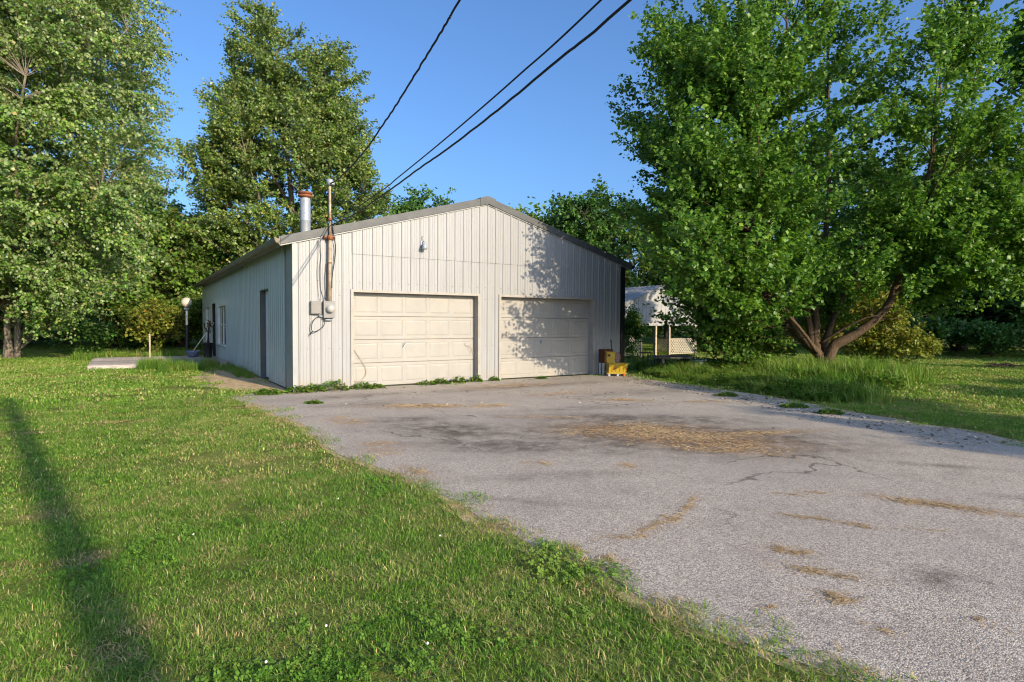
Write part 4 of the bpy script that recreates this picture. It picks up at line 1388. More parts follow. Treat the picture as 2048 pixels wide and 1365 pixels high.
# ------------------------------------------------------------------ shrubs and weeds
def make_shrub(name, label, base, rx, ry, h, n, leaf, lm, seed, lo=0.05, shape=LEAFD, up=0.3, cat='shrub', group=None, conical=False):
    rng = np.random.default_rng(seed)
    root = empty(name, (base[0], base[1], 0))
    tag(root, label, cat, group)
    st = MB()
    T = []
    for k in range(n):
        v = nrm(rng.normal(size=3))
        v[2] = abs(v[2]) if rng.random() < 0.8 else v[2]
        rr = rng.uniform(0.55, 1.0)
        z = lo + (h - lo) * (0.5 + 0.5 * v[2] * rr)
        w = 1.0
        if conical:
            w = max(0.15, 1.15 - z / h)
        T.append((v[0] * rx * rr * w, v[1] * ry * rr * w, max(0.06, z)))
    T = np.array(T)
    sk = np.array([(0, 0, h * f) for f in np.linspace(0.02, 0.6, 6)] + [(rx * 0.4 * math.cos(a), ry * 0.4 * math.sin(a), h * f) for a in np.linspace(0, 6, 6) for f in (0.05, 0.3)])
    lv, br = crown(rng, sk, T, 0.0, 6, 8, min(0.5, 0.35 * h), leaf, shape, 0.2, up, 0.9, 0.012, 0.35, 3.0)
    o = link('stems', np_mesh('stems', br[0], br[1]), MT['bark_dark'], root)
    o['kind'] = 'stuff'
    link('foliage', leaves_mesh('foliage', *lv), lm, root)
    return root


SH = [
    ('bushy_shrub', 'yellow-green sunlit bush right behind the maple trunk', (11.0, 19.4), 1.9, 1.4, 3.1, 190, 0.12, L_YELLOW),
    ('bushy_shrub', 'leafy bush left of the maple trunk, under its low branches', (6.9, 17.4), 1.4, 1.1, 1.6, 120, 0.11, L_MID),
    ('bushy_shrub', 'small bright shrub right beside the maple trunk at lawn edge', (12.0, 18.3), 1.1, 0.9, 1.3, 90, 0.1, L_YELLOW),
    ('garden_shrub', 'upright green shrub between the garage corner and the pavilion', (4.95, 24.2), 0.55, 0.5, 1.95, 110, 0.09, L_WEED),
    ('bushy_shrub', 'yellow-green bush on the far side of the deck beside the lamp post', (-16.0, 26.6), 1.1, 1.0, 2.3, 120, 0.15, L_YELLOW),
    ('bushy_shrub', 'tall tangled bush left of the yellow-green one beyond the deck', (-18.6, 28.2), 1.8, 1.5, 3.6, 170, 0.17, L_MID),
    ('bushy_shrub', 'dark bush under the silver maple, right of its trunks', (-19.2, 26.4), 1.3, 1.1, 1.5, 90, 0.14, L_DARK),
    ('bushy_shrub', 'dark bush behind the lamp post near the garage rear corner', (-15.6, 30.6), 1.8, 1.4, 3.4, 150, 0.17, L_MID),
    ('bushy_shrub', 'shaded bush at the left end of the trees behind the right lawn', (18.0, 27.0), 1.8, 1.3, 1.9, 110, 0.16, L_DARK),  # dark leaf colour carries part of its shade
    ('bushy_shrub', 'shaded bush in the middle of the trees behind the right lawn', (21.2, 26.4), 1.6, 1.2, 1.6, 100, 0.16, L_DARK),  # leaf colour darkened for shade, like the bush before it
    ('bushy_shrub', 'bright-leaved bush at the right edge behind the lawn', (24.0, 26.2), 1.5, 1.2, 2.5, 110, 0.16, L_MID),
    ('bushy_shrub', 'tall bush behind the pavilion, right of it, beneath the maple', (10.6, 30.0), 2.0, 1.5, 2.6, 130, 0.17, L_DARK),
    ('bushy_shrub', 'leafy bush behind the pavilion, filling its open left side', (5.0, 31.5), 2.0, 1.3, 2.6, 120, 0.17, L_DARK),
    ('bushy_shrub', 'bush behind the left rear of the yard under dark trees', (-24.0, 36.0), 2.4, 1.8, 2.4, 120, 0.2, L_DARK),
    ('bushy_shrub', 'bush in deep shade far behind the silver maple trunks', (-30.0, 38.0), 2.8, 2.0, 2.6, 120, 0.2, L_DARK),
]
for i, (nm, lab, bs, rx, ry, h, n, lf, lm) in enumerate(SH):
    make_shrub(nm, lab, bs, rx, ry, h, n, lf, lm, 400 + i, conical=(nm == 'garden_shrub'))

# far woods that close the horizon: one leafy mass
rngf = np.random.default_rng(77)
M = 60000
ang = rngf.uniform(R(-64), R(64), M)
rad = rngf.uniform(52, 78, M)
hz = rngf.random(M) ** 0.8
top = 7.5 + 2.6 * np.sin(ang * 9 + 1) + 1.8 * np.sin(ang * 23) + 1.2 * np.sin(ang * 51)
pos = np.stack([np.sin(ang) * rad, np.cos(ang) * rad, hz * top + 0.2], 1)
lv = (pos, rngf.normal(size=(M, 3)) + np.array([0, 0, -0.3]), nrm(np.array([0, -0.4, 1.0]) + rngf.normal(size=(M, 3)) * 0.6), rngf.uniform(0.3, 0.62, M), rngf.random(M), np.clip(0.5 + 0.3 * np.sin(ang * 40) + rngf.normal(0, 0.15, M), 0, 1), LEAFD)
o = link('far_woods', leaves_mesh('far_woods', *lv), L_DARK)
tag(o, 'distant belt of woodland closing off the yard behind everything', 'woods', kind='stuff')

# ------------------------------------------------------------------ grass
def blades(name, rng, count, radius, h0, h1, w, lean, mat, clover=0, flower=0):
    """a flat round clump of grass blades (and clover) used for scattering"""
    a = rng.uniform(0, 2 * PI, count)
    r = radius * np.sqrt(rng.random(count))
    base = np.stack([r * np.cos(a), r * np.sin(a), np.zeros(count)], 1)
    th = rng.uniform(0, 2 * PI, count)
    hgt = rng.uniform(h0, h1, count)
    ln = np.abs(rng.normal(lean, lean * 0.6, count)) * hgt
    dirv = np.stack([np.cos(th), np.sin(th)], 1)
    wd = w * rng.uniform(0.6, 1.3, count)
    sv = np.stack([-np.sin(th + rng.normal(0, 0.5, count)), np.cos(th), np.zeros(count)], 1) * (wd / 2)[:, None]
    p0 = base
    p1 = base + np.concatenate([dirv * (ln * 0.35)[:, None], (hgt * 0.6)[:, None]], 1)
    p2 = base + np.concatenate([dirv * ln[:, None], (hgt * (1 - 0.25 * np.clip(ln / hgt, 0, 1.5)))[:, None]], 1)
    V = np.stack([p0 - sv, p0 + sv, p1 - sv * 0.75, p1 + sv * 0.75, p2], 1).reshape(-1, 3)
    F = np.array([[0, 1, 3], [0, 3, 2], [2, 3, 4]])
    F = (F[None] + (np.arange(count) * 5)[:, None, None]).reshape(-1, 3)
    r1 = np.repeat(rng.random(count), 5)
    r2 = np.repeat(rng.random(count), 5)
    if clover:
        vs, fs, ra = [], [], []
        nb = len(V)
        for k in range(clover):
            q = rng.uniform(0, 2 * PI)
            rr = radius * math.sqrt(rng.random())
            c = np.array([rr * math.cos(q), rr * math.sin(q), rng.uniform(h0 * 0.5, h1 * 0.75)])
            t0 = rng.uniform(0, 2 * PI)
            s_ = rng.uniform(0.006, 0.010)
            tilt = rng.normal(0, 0.5, 2)
            for j in range(3):
                t1 = t0 + j * 2.094
                for (u, v) in ((0.1, 0), (0.75, 0.62), (1.25, 0.4), (1.1, 0), (1.25, -0.4), (0.75, -0.62)):
                    x = s_ * (u * math.cos(t1) - v * math.sin(t1)) * 1.25
                    y = s_ * (u * math.sin(t1) + v * math.cos(t1)) * 1.25
                    vs.append(c + np.array([x, y, x * tilt[0] + y * tilt[1]]))
                m = nb + len(vs) - 6
                fs += [(m, m + 2, m + 1), (m, m + 3, m + 2), (m, m + 4, m + 3), (m, m + 5, m + 4)]
                ra += [rng.random()] * 6
        V = np.concatenate([V, np.array(vs)])
        F = np.concatenate([F, np.array(fs)])
        r1 = np.concatenate([r1, ra])
        r2 = np.concatenate([r2, np.full(len(ra), 0.99)])
    me = np_mesh(name, V, F, {'rnd': r1, 'rnd2': r2})
    me.materials.append(mat)
    return bpy.data.objects.new(name, me)          # stays out of the scene: only a source for the scatter


def scatter(name, P, scl, pick, sources, label, cat, seed=0, tilt=0.0):
    rng = np.random.default_rng(seed)
    n = len(P)
    me = bpy.data.meshes.new(name)
    me.vertices.add(n)
    me.vertices.foreach_set('co', np.ascontiguousarray(P, dtype=np.float32).ravel())
    rot = np.stack([rng.normal(0, tilt, n), rng.normal(0, tilt, n), rng.uniform(0, 2 * PI, n)], 1)
    at = me.attributes.new('rot', 'FLOAT_VECTOR', 'POINT')
    at.data.foreach_set('vector', np.ascontiguousarray(rot, dtype=np.float32).ravel())
    at = me.attributes.new('scl', 'FLOAT', 'POINT')
    at.data.foreach_set('value', np.ascontiguousarray(scl, dtype=np.float32))
    at = me.attributes.new('pick', 'INT', 'POINT')
    at.data.foreach_set('value', np.ascontiguousarray(pick, dtype=np.int32))
    me.update()
    o = bpy.data.objects.new(name, me)
    COL.objects.link(o)
    ng = bpy.data.node_groups.new(name, 'GeometryNodeTree')
    ng.interface.new_socket('Geometry', in_out='INPUT', socket_type='NodeSocketGeometry')
    ng.interface.new_socket('Geometry', in_out='OUTPUT', socket_type='NodeSocketGeometry')
    gi, go = ng.nodes.new('NodeGroupInput'), ng.nodes.new('NodeGroupOutput')
    iop = ng.nodes.new('GeometryNodeInstanceOnPoints')
    jn = ng.nodes.new('GeometryNodeJoinGeometry')
    for s in reversed(sources):
        oi = ng.nodes.new('GeometryNodeObjectInfo')
        oi.inputs['Object'].default_value = s
        oi.inputs['As Instance'].default_value = True
        ng.links.new(oi.outputs['Geometry'], jn.inputs[0])
    ng.links.new(gi.outputs[0], iop.inputs['Points'])
    ng.links.new(jn.outputs[0], iop.inputs['Instance'])
    iop.inputs['Pick Instance'].default_value = True

    def na(nm, typ):
        q = ng.nodes.new('GeometryNodeInputNamedAttribute')
        q.data_type = typ
        q.inputs['Name'].default_value = nm
        return q.outputs[0]
    ng.links.new(na('pick', 'INT'), iop.inputs['Instance Index'])
    er = ng.nodes.new('FunctionNodeEulerToRotation')
    ng.links.new(na('rot', 'FLOAT_VECTOR'), er.inputs[0])
    ng.links.new(er.outputs[0], iop.inputs['Rotation'])
    ng.links.new(na('scl', 'FLOAT'), iop.inputs['Scale'])
    ng.links.new(iop.outputs[0], go.inputs[0])
    md = o.modifiers.new('scatter', 'NODES')
    md.node_group = ng
    tag(o, label, cat, kind='stuff')
    return o


rg = np.random.default_rng(5)
GAR_POLY = [gl(-0.02, -0.02), gl(GW + 0.02, -0.02), gl(GW + 0.02, GD), gl(-0.02, GD)]
DECK_POLY = [gl(DECK_T[0], DECK_S[0]), gl(DECK_T[1], DECK_S[0]), gl(DECK_T[1], DECK_S[1]), gl(DECK_T[0], DECK_S[1])]


def lawn_points(r0, r1, dens, edge_in=0.09):
    n = int(R(104) / 2 * (r1 * r1 - r0 * r0) * dens)
    a = rg.uniform(R(-52), R(52), n)
    r = np.sqrt(rg.uniform(r0 * r0, r1 * r1, n))
    P = np.stack([np.sin(a) * r, np.cos(a) * r], 1)
    m = ~inside(P, GAR_POLY) & ~inside(P, DECK_POLY)
    P = P[m]
    ins = inside(P, DRIVE_EDGE) | inside(P, DIRT_EDGE)
    dp = np.minimum(dist_poly(P, DRIVE_EDGE), dist_poly(P, DIRT_EDGE))
    keep = ~(ins & (dp > edge_in * rg.random(len(P)) * 2))
    # thin, gappy verge
    keep &= (rg.random(len(P)) > np.where((dp < 0.2) & ~ins, 0.12, 0.0))
    return P[keep], dp[keep]


G_DRY = grass_mat('dead_grass_blade', (0.10, 0.17, 0.02), (0.2, 0.26, 0.05), (0.50, 0.38, 0.19), 0.3, floor=0.72)
g_near = [blades('grass_clump', rg, 190, 0.13, 0.009, 0.028, 0.0036, 1.4, G_MOWN) for _ in range(3)] + [blades('grass_clump', rg, 150, 0.13, 0.014, 0.042, 0.0036, 1.0, G_MOWN)] + \
         [blades('clover_clump', rg, 70, 0.13, 0.015, 0.04, 0.0034, 1.0, G_CLOVER, clover=64) for _ in range(2)] + [blades('dead_grass_clump', rg, 170, 0.12, 0.006, 0.026, 0.0032, 2.0, G_DRY) for _ in range(2)]
g_mid = [blades('grass_clump', rg, 230, 0.26, 0.013, 0.036, 0.007, 1.2, G_MOWN) for _ in range(3)] + [blades('dead_grass_clump', rg, 200, 0.24, 0.008, 0.03, 0.007, 1.6, G_DRY)]
g_far = [blades('grass_clump', rg, 220, 0.55, 0.024, 0.055, 0.02, 0.9, G_MOWN) for _ in range(3)]

P, dp = lawn_points(1.2, 6.0, 100)
clov = np.sin(P[:, 0] * 2.1 + 0.5) * np.sin(P[:, 1] * 1.9 + 1.0) + 0.8 * np.exp(-((P[:, 0] + 0.3) ** 2 + (P[:, 1] - 2.6) ** 2) / 0.8) + rg.normal(0, 0.35, len(P))
pick = np.where(clov > 1.15, rg.integers(4, 6, len(P)), rg.integers(0, 4, len(P)))
bald = np.sin(P[:, 0] * 3.7 + 2) * np.sin(P[:, 1] * 3.1) + rg.normal(0, 0.45, len(P))
pick = np.where((rg.random(len(P)) < 0.62 * np.exp(-(dp / 0.11) ** 2)) | (bald > 1.25), rg.integers(6, 8, len(P)), pick)
scatter('near_grass', np.c_[P, np.zeros(len(P))], rg.uniform(0.75, 1.25, len(P)) * np.where(dp < 0.3, 1.2, 1.0), pick, g_near, 'mown grass and clover of the near lawn beside the driveway', 'grass', 1, 0.08)
P, dp = lawn_points(6.0, 13, 24)
scatter('mid_grass', np.c_[P, np.zeros(len(P))], rg.uniform(0.75, 1.25, len(P)), np.where((rg.random(len(P)) < 0.6 * np.exp(-(dp / 0.2) ** 2)) | (rg.random(len(P)) < 0.05), 3, rg.integers(0, 3, len(P))), g_mid, 'mown grass of the lawn reaching back to the garage', 'grass', 2, 0.06)
P, dp = lawn_points(13, 46, 5.0)
scatter('far_grass', np.c_[P, np.zeros(len(P))], rg.uniform(0.75, 1.25, len(P)), rg.integers(0, 3, len(P)), g_far, 'mown grass of the far lawns under the trees', 'grass', 3, 0.05)

# tall unmown grass and weeds: right verge, maple foot, deck side, garage foot
g_tall = [blades('tall_grass_clump', rg, 70, 0.2, 0.2, 0.5, 0.011, 0.45, G_TALL) for _ in range(3)]
g_weed = []
for k in range(3):
    npl = 26
    a = rg.uniform(0, 2 * PI, npl * 8)
    rr = 0.16 * np.sqrt(rg.random(npl * 8))
    hh = rg.uniform(0.04, 0.34, npl * 8)
    pos = np.stack([rr * np.cos(a) * (0.5 + hh * 2), rr * np.sin(a) * (0.5 + hh * 2), hh], 1)
    dr_ = np.stack([np.cos(a), np.sin(a), rg.normal(0.15, 0.3, len(a))], 1)
    me = leaves_mesh('weed_clump', pos, dr_, nrm(np.array([0, 0, 1.0]) + rg.normal(size=(len(a), 3)) * 0.35), rg.uniform(0.035, 0.08, len(a)), rg.random(len(a)), rg.random(len(a)), LEAF2)
    me.materials.append(L_WEED)
    g_weed.append(bpy.data.objects.new('weed_clump', me))


def band(path, w0, w1, n):
    """points in a band to the right of a path"""
    path = np.array(path)
    seg = np.linalg.norm(np.diff(path, axis=0), axis=1)
    t = rg.random(n) * seg.sum()
    i = np.clip(np.searchsorted(np.cumsum(seg), t), 0, len(seg) - 1)
    f = (t - np.concatenate([[0], np.cumsum(seg)])[i]) / seg[i]
    p = path[i] + (path[i + 1] - path[i]) * f[:, None]
    d = (path[i + 1] - path[i]) / seg[i][:, None]
    nn_ = np.stack([-d[:, 1], d[:, 0]], 1)
    return p + nn_ * rg.uniform(w0, w1, n)[:, None]


verge = [(6.1, 9.0), (5.5, 10.9), (5.15, 12.3), (4.6, 13.84), (3.95, 15.4), (3.75, 17.0)]
Pv = band(verge[::-1], 0.1, 1.5, 520)
Pv = Pv[rg.random(len(Pv)) < np.clip((Pv[:, 1] - 10.5) / 3.0, 0.0, 1)]
Pt = np.stack([rg.normal(8.2, 1.25, 520), rg.normal(15.0, 1.3, 520)], 1)
Pt = Pt[Pt[:, 0] < 10.2]
Pt = Pt[~inside(Pt, DRIVE_EDGE) & (Pt[:, 1] > 11.5) & (Pt[:, 1] > 11.5 + (Pt[:, 0] - 6.5) * 0.9)]
Pl = np.stack([rg.uniform(3.9, 7.5, 300), rg.uniform(15.8, 18.8, 300)], 1)
Pl = Pl[~((Pl[:, 0] > 4.3) & (Pl[:, 0] < 6.0) & (Pl[:, 1] < 17.1)) | (rg.random(len(Pl)) < 0.15)]
Pd = np.array([gl(t, s) for t, s in zip(rg.uniform(-2.6, -0.5, 90), rg.uniform(6.4, 9.15, 90))])
Pd2 = np.array([gl(t, s) for t, s in zip(rg.uniform(-4.6, -0.6, 60), rg.uniform(14.1, 15.2, 60))])
Pdl = np.array([gl(t, s) for t, s in zip(rg.uniform(-0.5, -0.08, 70), rg.uniform(3.7, 9.0, 70))])
allP = np.concatenate([Pv, Pt, Pl, Pd, Pd2, Pdl])
allP = allP[~inside(allP, GAR_POLY) & ~inside(allP, DRIVE_EDGE) & ~inside(allP, DECK_POLY)]
sc = rg.uniform(0.4, 1.0, len(allP))
sc[np.array([inside(allP, DIRT_EDGE)]).ravel()] *= 0.45
sc[np.hypot(allP[:, 0] - 8.3, allP[:, 1] - 14.9) < 2.0] *= 1.5
dd_ = dist_poly(allP, DRIVE_EDGE)
sc *= np.clip(0.35 + dd_ * 0.55, 0.35, 1.1)
scatter('tall_grass', np.c_[allP, np.zeros(len(allP))], sc, rg.integers(0, 3, len(allP)), g_tall, 'tall unmown grass round the maple foot and beside the deck', 'grass', 4, 0.1)
wP = np.concatenate([band(verge[::-1], 0.0, 1.3, 330), Pt[::2] + rg.normal(0, 0.2, (len(Pt[::2]), 2)), Pl[::2]])
wP = wP[~inside(wP, GAR_POLY) & (wP[:, 1] > 11.0) & (wP[:, 0] < 9.0)]
ins = inside(wP, DRIVE_EDGE)
wP = wP[~ins]
dd_ = dist_poly(wP, DRIVE_EDGE)
scatter('weeds', np.c_[wP, np.zeros(len(wP))], rg.uniform(0.35, 1.1, len(wP)) * np.clip(0.3 + dd_ * 0.4, 0.3, 1.1), rg.integers(0, 3, len(wP)), g_weed, 'broad-leaved weeds along the shaded right verge of the driveway', 'weeds', 5, 0.12)

# weeds growing against the foot of the garage front and out of the paving: each a plant of its own
WC = [(gl(-0.55, -0.2), 0.24, 0.13, 'low green weed left of the garage front corner'), (gl(0.05, -0.16), 0.3, 0.15, 'green weed right at the garage front corner'), (gl(0.38, -0.14), 0.24, 0.17, 'leafy weed under the breaker box on the garage wall'),
      (gl(0.78, -0.15), 0.32, 0.24, 'largest leafy weed, under the electric meter'), (gl(1.42, -0.16), 0.26, 0.15, 'weed at the left foot of the left overhead door'), (gl(1.72, -0.14), 0.2, 0.1, 'small weed under the left overhead door, near its left end'),
      (gl(2.95, -0.1), 0.22, 0.1, 'weed under the middle of the left overhead door'), (gl(3.35, -0.08), 0.2, 0.13, 'weed under the left overhead door, right of its middle'), (gl(3.85, -0.08), 0.16, 0.17, 'spiky weed near the right end of the left overhead door'),
      (gl(4.33, -0.08), 0.14, 0.18, 'upright weed at the right jamb of the left overhead door'), (gl(4.85, -0.1), 0.12, 0.12, 'small weed at the wall between the two overhead doors'), (gl(6.2, -0.25), 0.12, 0.06, 'tiny weed in front of the right overhead door'),
      ((-3.55, 10.55), 0.14, 0.05, 'little grass tuft alone on the paving near the garage corner'), ((4.35, 11.9), 0.2, 0.08, 'grass tuft on the shaded right side of the driveway, farthest back'), ((4.95, 10.3), 0.22, 0.08, 'grass tuft on the shaded right side of the driveway, middle one'), ((5.2, 9.6), 0.2, 0.07, 'grass tuft on the shaded right side of the driveway, nearest')]
for i, (p, r_, h_, lab) in enumerate(WC):
    root = empty('weed', (p[0], p[1], 0.008))
    tag(root, lab, 'weed', 'weeds at the foot of the garage and in the paving')
    n = int(220 * (r_ / 0.2))
    a = rg.uniform(0, 2 * PI, n)
    rr = r_ * np.sqrt(rg.random(n))
    hh = h_ * np.clip(1 - (rr / r_) ** 2, 0.05, 1) * rg.uniform(0.3, 1.0, n)
    pos = np.stack([rr * np.cos(a), rr * np.sin(a) * 0.6, hh + 0.004], 1)
    dr_ = np.stack([np.cos(a), np.sin(a), rg.normal(0.3, 0.35, n)], 1)
    lf = np.where(h_ > 0.12, rg.uniform(0.03, 0.065, n), rg.uniform(0.03, 0.055, n))
    link('leaves', leaves_mesh('leaves', pos, dr_, nrm(np.array([0, 0, 1.0]) + rg.normal(size=(n, 3)) * 0.4), lf, rg.random(n), rg.random(n), LEAF2), L_WEED, root)
    s = MB()
    for k in range(9):
        q = rg.uniform(0, 2 * PI)
        s.tube([(0, 0, 0), (math.cos(q) * r_ * 0.5, math.sin(q) * r_ * 0.3, h_ * 0.45), (math.cos(q) * r_ * 0.8, math.sin(q) * r_ * 0.5, h_ * 0.7)], 0.003, 4, False)
    s.build('stems', G_TALL, root)

# white clover heads dotted in the near lawn
n = 7
cp = np.stack([rg.normal(-0.5, 0.9, n), rg.normal(3.4, 1.1, n)], 1)
cp = cp[~inside(cp, DRIVE_EDGE) & (cp[:, 1] > 1.7)]
b = MB()
for x, y in cp:
    b.lathe([(0.001, 0.0), (0.005, 0.003), (0.006, 0.008), (0.003, 0.012), (0.0, 0.013)], (x, y, rg.uniform(0.03, 0.05)), 6)
tag(b.build('clover_flowers', MT['white']), 'small white clover heads dotted in the near lawn', 'flowers', kind='stuff')

# loose straw on the paving
px_, dv_, wd_ = [], [], []
for (x, y, rx, ry, a, n, k) in HAY:
    m = int(n * 1.1)
    nc = max(3, int(5 + 14 * rx))
    cu, cv = rg.normal(0, 0.55, nc) * rx, rg.normal(0, 0.5, nc) * ry
    ci = rg.choice(nc, m, p=rg.dirichlet(np.full(nc, 1.2)))
    halo = rg.random(m) < 0.25
    sg = np.where(halo, 0.9, 0.2)
    u = np.where(halo, 0, cu[ci]) + rg.normal(0, 1, m) * sg * rx * np.where(halo, 1, 1)
    v = np.where(halo, 0, cv[ci]) + rg.normal(0, 1, m) * np.where(halo, 1.1, 0.35) * ry
    X = x + u * math.cos(a) - v * math.sin(a)
    Y = y + u * math.sin(a) + v * math.cos(a)
    hz_ = np.abs(rg.normal(0, 1, m)) * min(0.010, 0.05 * ry) * np.exp(-(u / rx) ** 2 - (v / ry) ** 2)
    px_.append(np.stack([X, Y, 0.011 + hz_], 1))
    t = rg.uniform(0, 2 * PI, m)
    ln = rg.uniform(0.012, 0.05, m) * np.clip(math.hypot(x, y) / 6, 0.8, 1.5)
    dv_.append(np.stack([np.cos(t) * ln, np.sin(t) * ln, rg.normal(0, 0.12, m) * ln], 1))
    wd_.append(np.full(m, 0.0022 * max(1, math.hypot(x, y) / 5)))
# a thin dusting elsewhere
m = 2200
sp = np.stack([rg.uniform(-4.5, 5.5, m), rg.uniform(2.5, 15, m)], 1)
sp = sp[inside(sp, DRIVE_EDGE)]
m = len(sp)
px_.append(np.c_[sp, np.full(m, 0.011)])
t = rg.uniform(0, 2 * PI, m)
ln = rg.uniform(0.008, 0.03, m)
dv_.append(np.stack([np.cos(t) * ln, np.sin(t) * ln, np.zeros(m)], 1))
wd_.append(np.full(m, 0.003))
px_, dv_, wd_ = np.concatenate(px_), np.concatenate(dv_), np.concatenate(wd_)
sv = np.stack([-dv_[:, 1], dv_[:, 0], np.zeros(len(dv_))], 1)
sv = nrm(sv) * wd_[:, None] / 2
up_ = np.zeros_like(sv)
up_[:, 2] = wd_ * 0.5
V = np.stack([px_ - dv_ / 2 - sv, px_ - dv_ / 2 + sv, px_ + dv_ / 2 + sv, px_ + dv_ / 2 - sv, px_ - dv_ / 2 + up_, px_ + dv_ / 2 + up_], 1).reshape(-1, 3)
F = np.array([[0, 3, 5], [0, 5, 4], [1, 4, 5], [1, 5, 2]])
F = (F[None] + (np.arange(len(px_)) * 6)[:, None, None]).reshape(-1, 3)
o = link('loose_straw', np_mesh('loose_straw', V, F, {'rnd': np.repeat(rg.random(len(px_)), 6)}), MT['hay'])
tag(o, 'loose golden straw lying in patches on the driveway', 'straw', kind='stuff')

# chips, pale stones and dead leaves along the right verge and in front of the doors
n = 1500
lp = np.concatenate([band([(6.3, 7.2), (5.9, 9.0), (5.3, 10.9), (4.95, 12.3), (4.4, 13.84), (3.6, 15.8)], -0.2, 1.1, n), np.stack([rg.uniform(-3, 3, 500), rg.uniform(10, 16, 500)], 1)])
lp = lp[inside(lp, DRIVE_EDGE) | (rg.random(len(lp)) < 0.25)]
m = len(lp)
t = rg.uniform(0, 2 * PI, m)
lv = (np.c_[lp, np.full(m, 0.014)], np.stack([np.cos(t), np.sin(t), rg.normal(0, 0.25, m)], 1), nrm(np.array([0, 0, 1.0]) + rg.normal(size=(m, 3)) * 0.35), rg.uniform(0.012, 0.05, m), rg.random(m) ** 1.5, np.zeros(m), LEAF2)
o = link('leaf_litter', leaves_mesh('leaf_litter', *lv), MT['litter'])
tag(o, 'scattered dead leaves and pale chips along the right edge of the driveway', 'litter', kind='stuff')


# ------------------------------------------------------------------ pavilion beyond the garage
PV = empty('pavilion', (6.4, 26.14, 0), GPHI)
tag(PV, 'open white pavilion with a steel gable and lattice panels beyond the garage', 'pavilion')
PL, PRr, PDp = -2.1, 2.68, 5.2
PZ0, PZE, PZA = 1.38, 2.22, 3.12
pm = (PL + PRr) / 2
ptop = lambda u: PZE + (PZA - PZE) * (1 - abs(u - pm) / ((PRr - PL) / 2))
e = [PL] + [PL + (PRr - PL) * k / 10 for k in range(1, 10)] + [PRr]
if pm not in e:
    e = sorted(e + [pm])
e = sorted(set(round(x, 4) for x in e))
for u0, u1 in zip(e, e[1:]):
    if u1 - u0 < 0.02:
        continue
    bb = MB()
    g = 0.012
    for yy, sg in ((0.0, 1),):
        vs = [(u0, yy, PZ0), (u0 + g, yy - 0.014, PZ0), (u1 - g, yy - 0.014, PZ0), (u1, yy, PZ0), (u0, yy, ptop(u0)), (u0 + g, yy - 0.014, ptop(u0 + g)), (u1 - g, yy - 0.014, ptop(u1 - g)), (u1, yy, ptop(u1))]
        um = (u0 + u1) / 2
        bb.add(vs, [(0, 1, 5, 4), (1, 2, 6, 5), (2, 3, 7, 6)])
        bb.add([(um - 0.012, yy - 0.0142, PZ0), (um, yy - 0.026, PZ0), (um + 0.012, yy - 0.0142, PZ0), (um - 0.012, yy - 0.0142, ptop(um - 0.012)), (um, yy - 0.026, ptop(um)), (um + 0.012, yy - 0.0142, ptop(um + 0.012))], [(0, 1, 4, 3), (1, 2, 5, 4)])
    bb.build('gable_panel', MT['gable'], PV)
b = MB()
b.span((PL, 0.02, PZ0), (PL + 0.02, PDp, PZE - 0.02))
b.span((PRr - 0.02, 0.02, PZ0), (PRr, PDp, PZE - 0.02))
b.span((PL, PDp, PZ0), (PRr, PDp + 0.02, PZE - 0.02))
b.build('side_skirt', MT['gable'], PV)
for sg in (-1, 1):
    b = MB()
    xe = PL - 0.15 if sg < 0 else PRr + 0.15
    ze = PZE - 0.15 * (PZA - PZE) / ((PRr - PL) / 2) + 0.01
    vs = [(xe, -0.1, ze), (pm, -0.1, PZA + 0.01), (pm, -0.1, PZA + 0.06), (xe, -0.1, ze + 0.05), (xe, PDp + 0.1, ze), (pm, PDp + 0.1, PZA + 0.01), (pm, PDp + 0.1, PZA + 0.06), (xe, PDp + 0.1, ze + 0.05)]
    b.add(vs, [(0, 1, 2, 3), (4, 7, 6, 5), (3, 2, 6, 7), (0, 4, 5, 1), (0, 3, 7, 4)])
    y = 0.0
    while y < PDp:
        q = [(xe, y, ze + 0.05), (pm, y, PZA + 0.06), (pm, y + 0.05, PZA + 0.06), (xe, y + 0.05, ze + 0.05)]
        p = [(x, yy + (0.015 if i < 2 else -0.015), z + 0.022) for i, (x, yy, z) in enumerate(q)]
        b.add(q + p, [(0, 1, 5, 4), (1, 2, 6, 5), (2, 3, 7, 6), (3, 0, 4, 7), (4, 5, 6, 7)])
        y += 0.23
    b.build('roof', MT['roof'], PV)
for u, yy in ((PL + 0.06, 0.06), (-0.9, 0.06), (0.0, 0.06), (0.86, 0.06), (PRr - 0.06, 0.06), (PL + 0.06, PDp - 0.06), (0.3, PDp - 0.06), (PRr - 0.06, PDp - 0.06), (PRr - 0.06, 2.6), (PL + 0.06, 2.6)):
    MB().span((u - 0.045, yy - 0.045, 0), (u + 0.045, yy + 0.045, PZ0 + 0.02)).build('post', MT['post_wood'], PV)


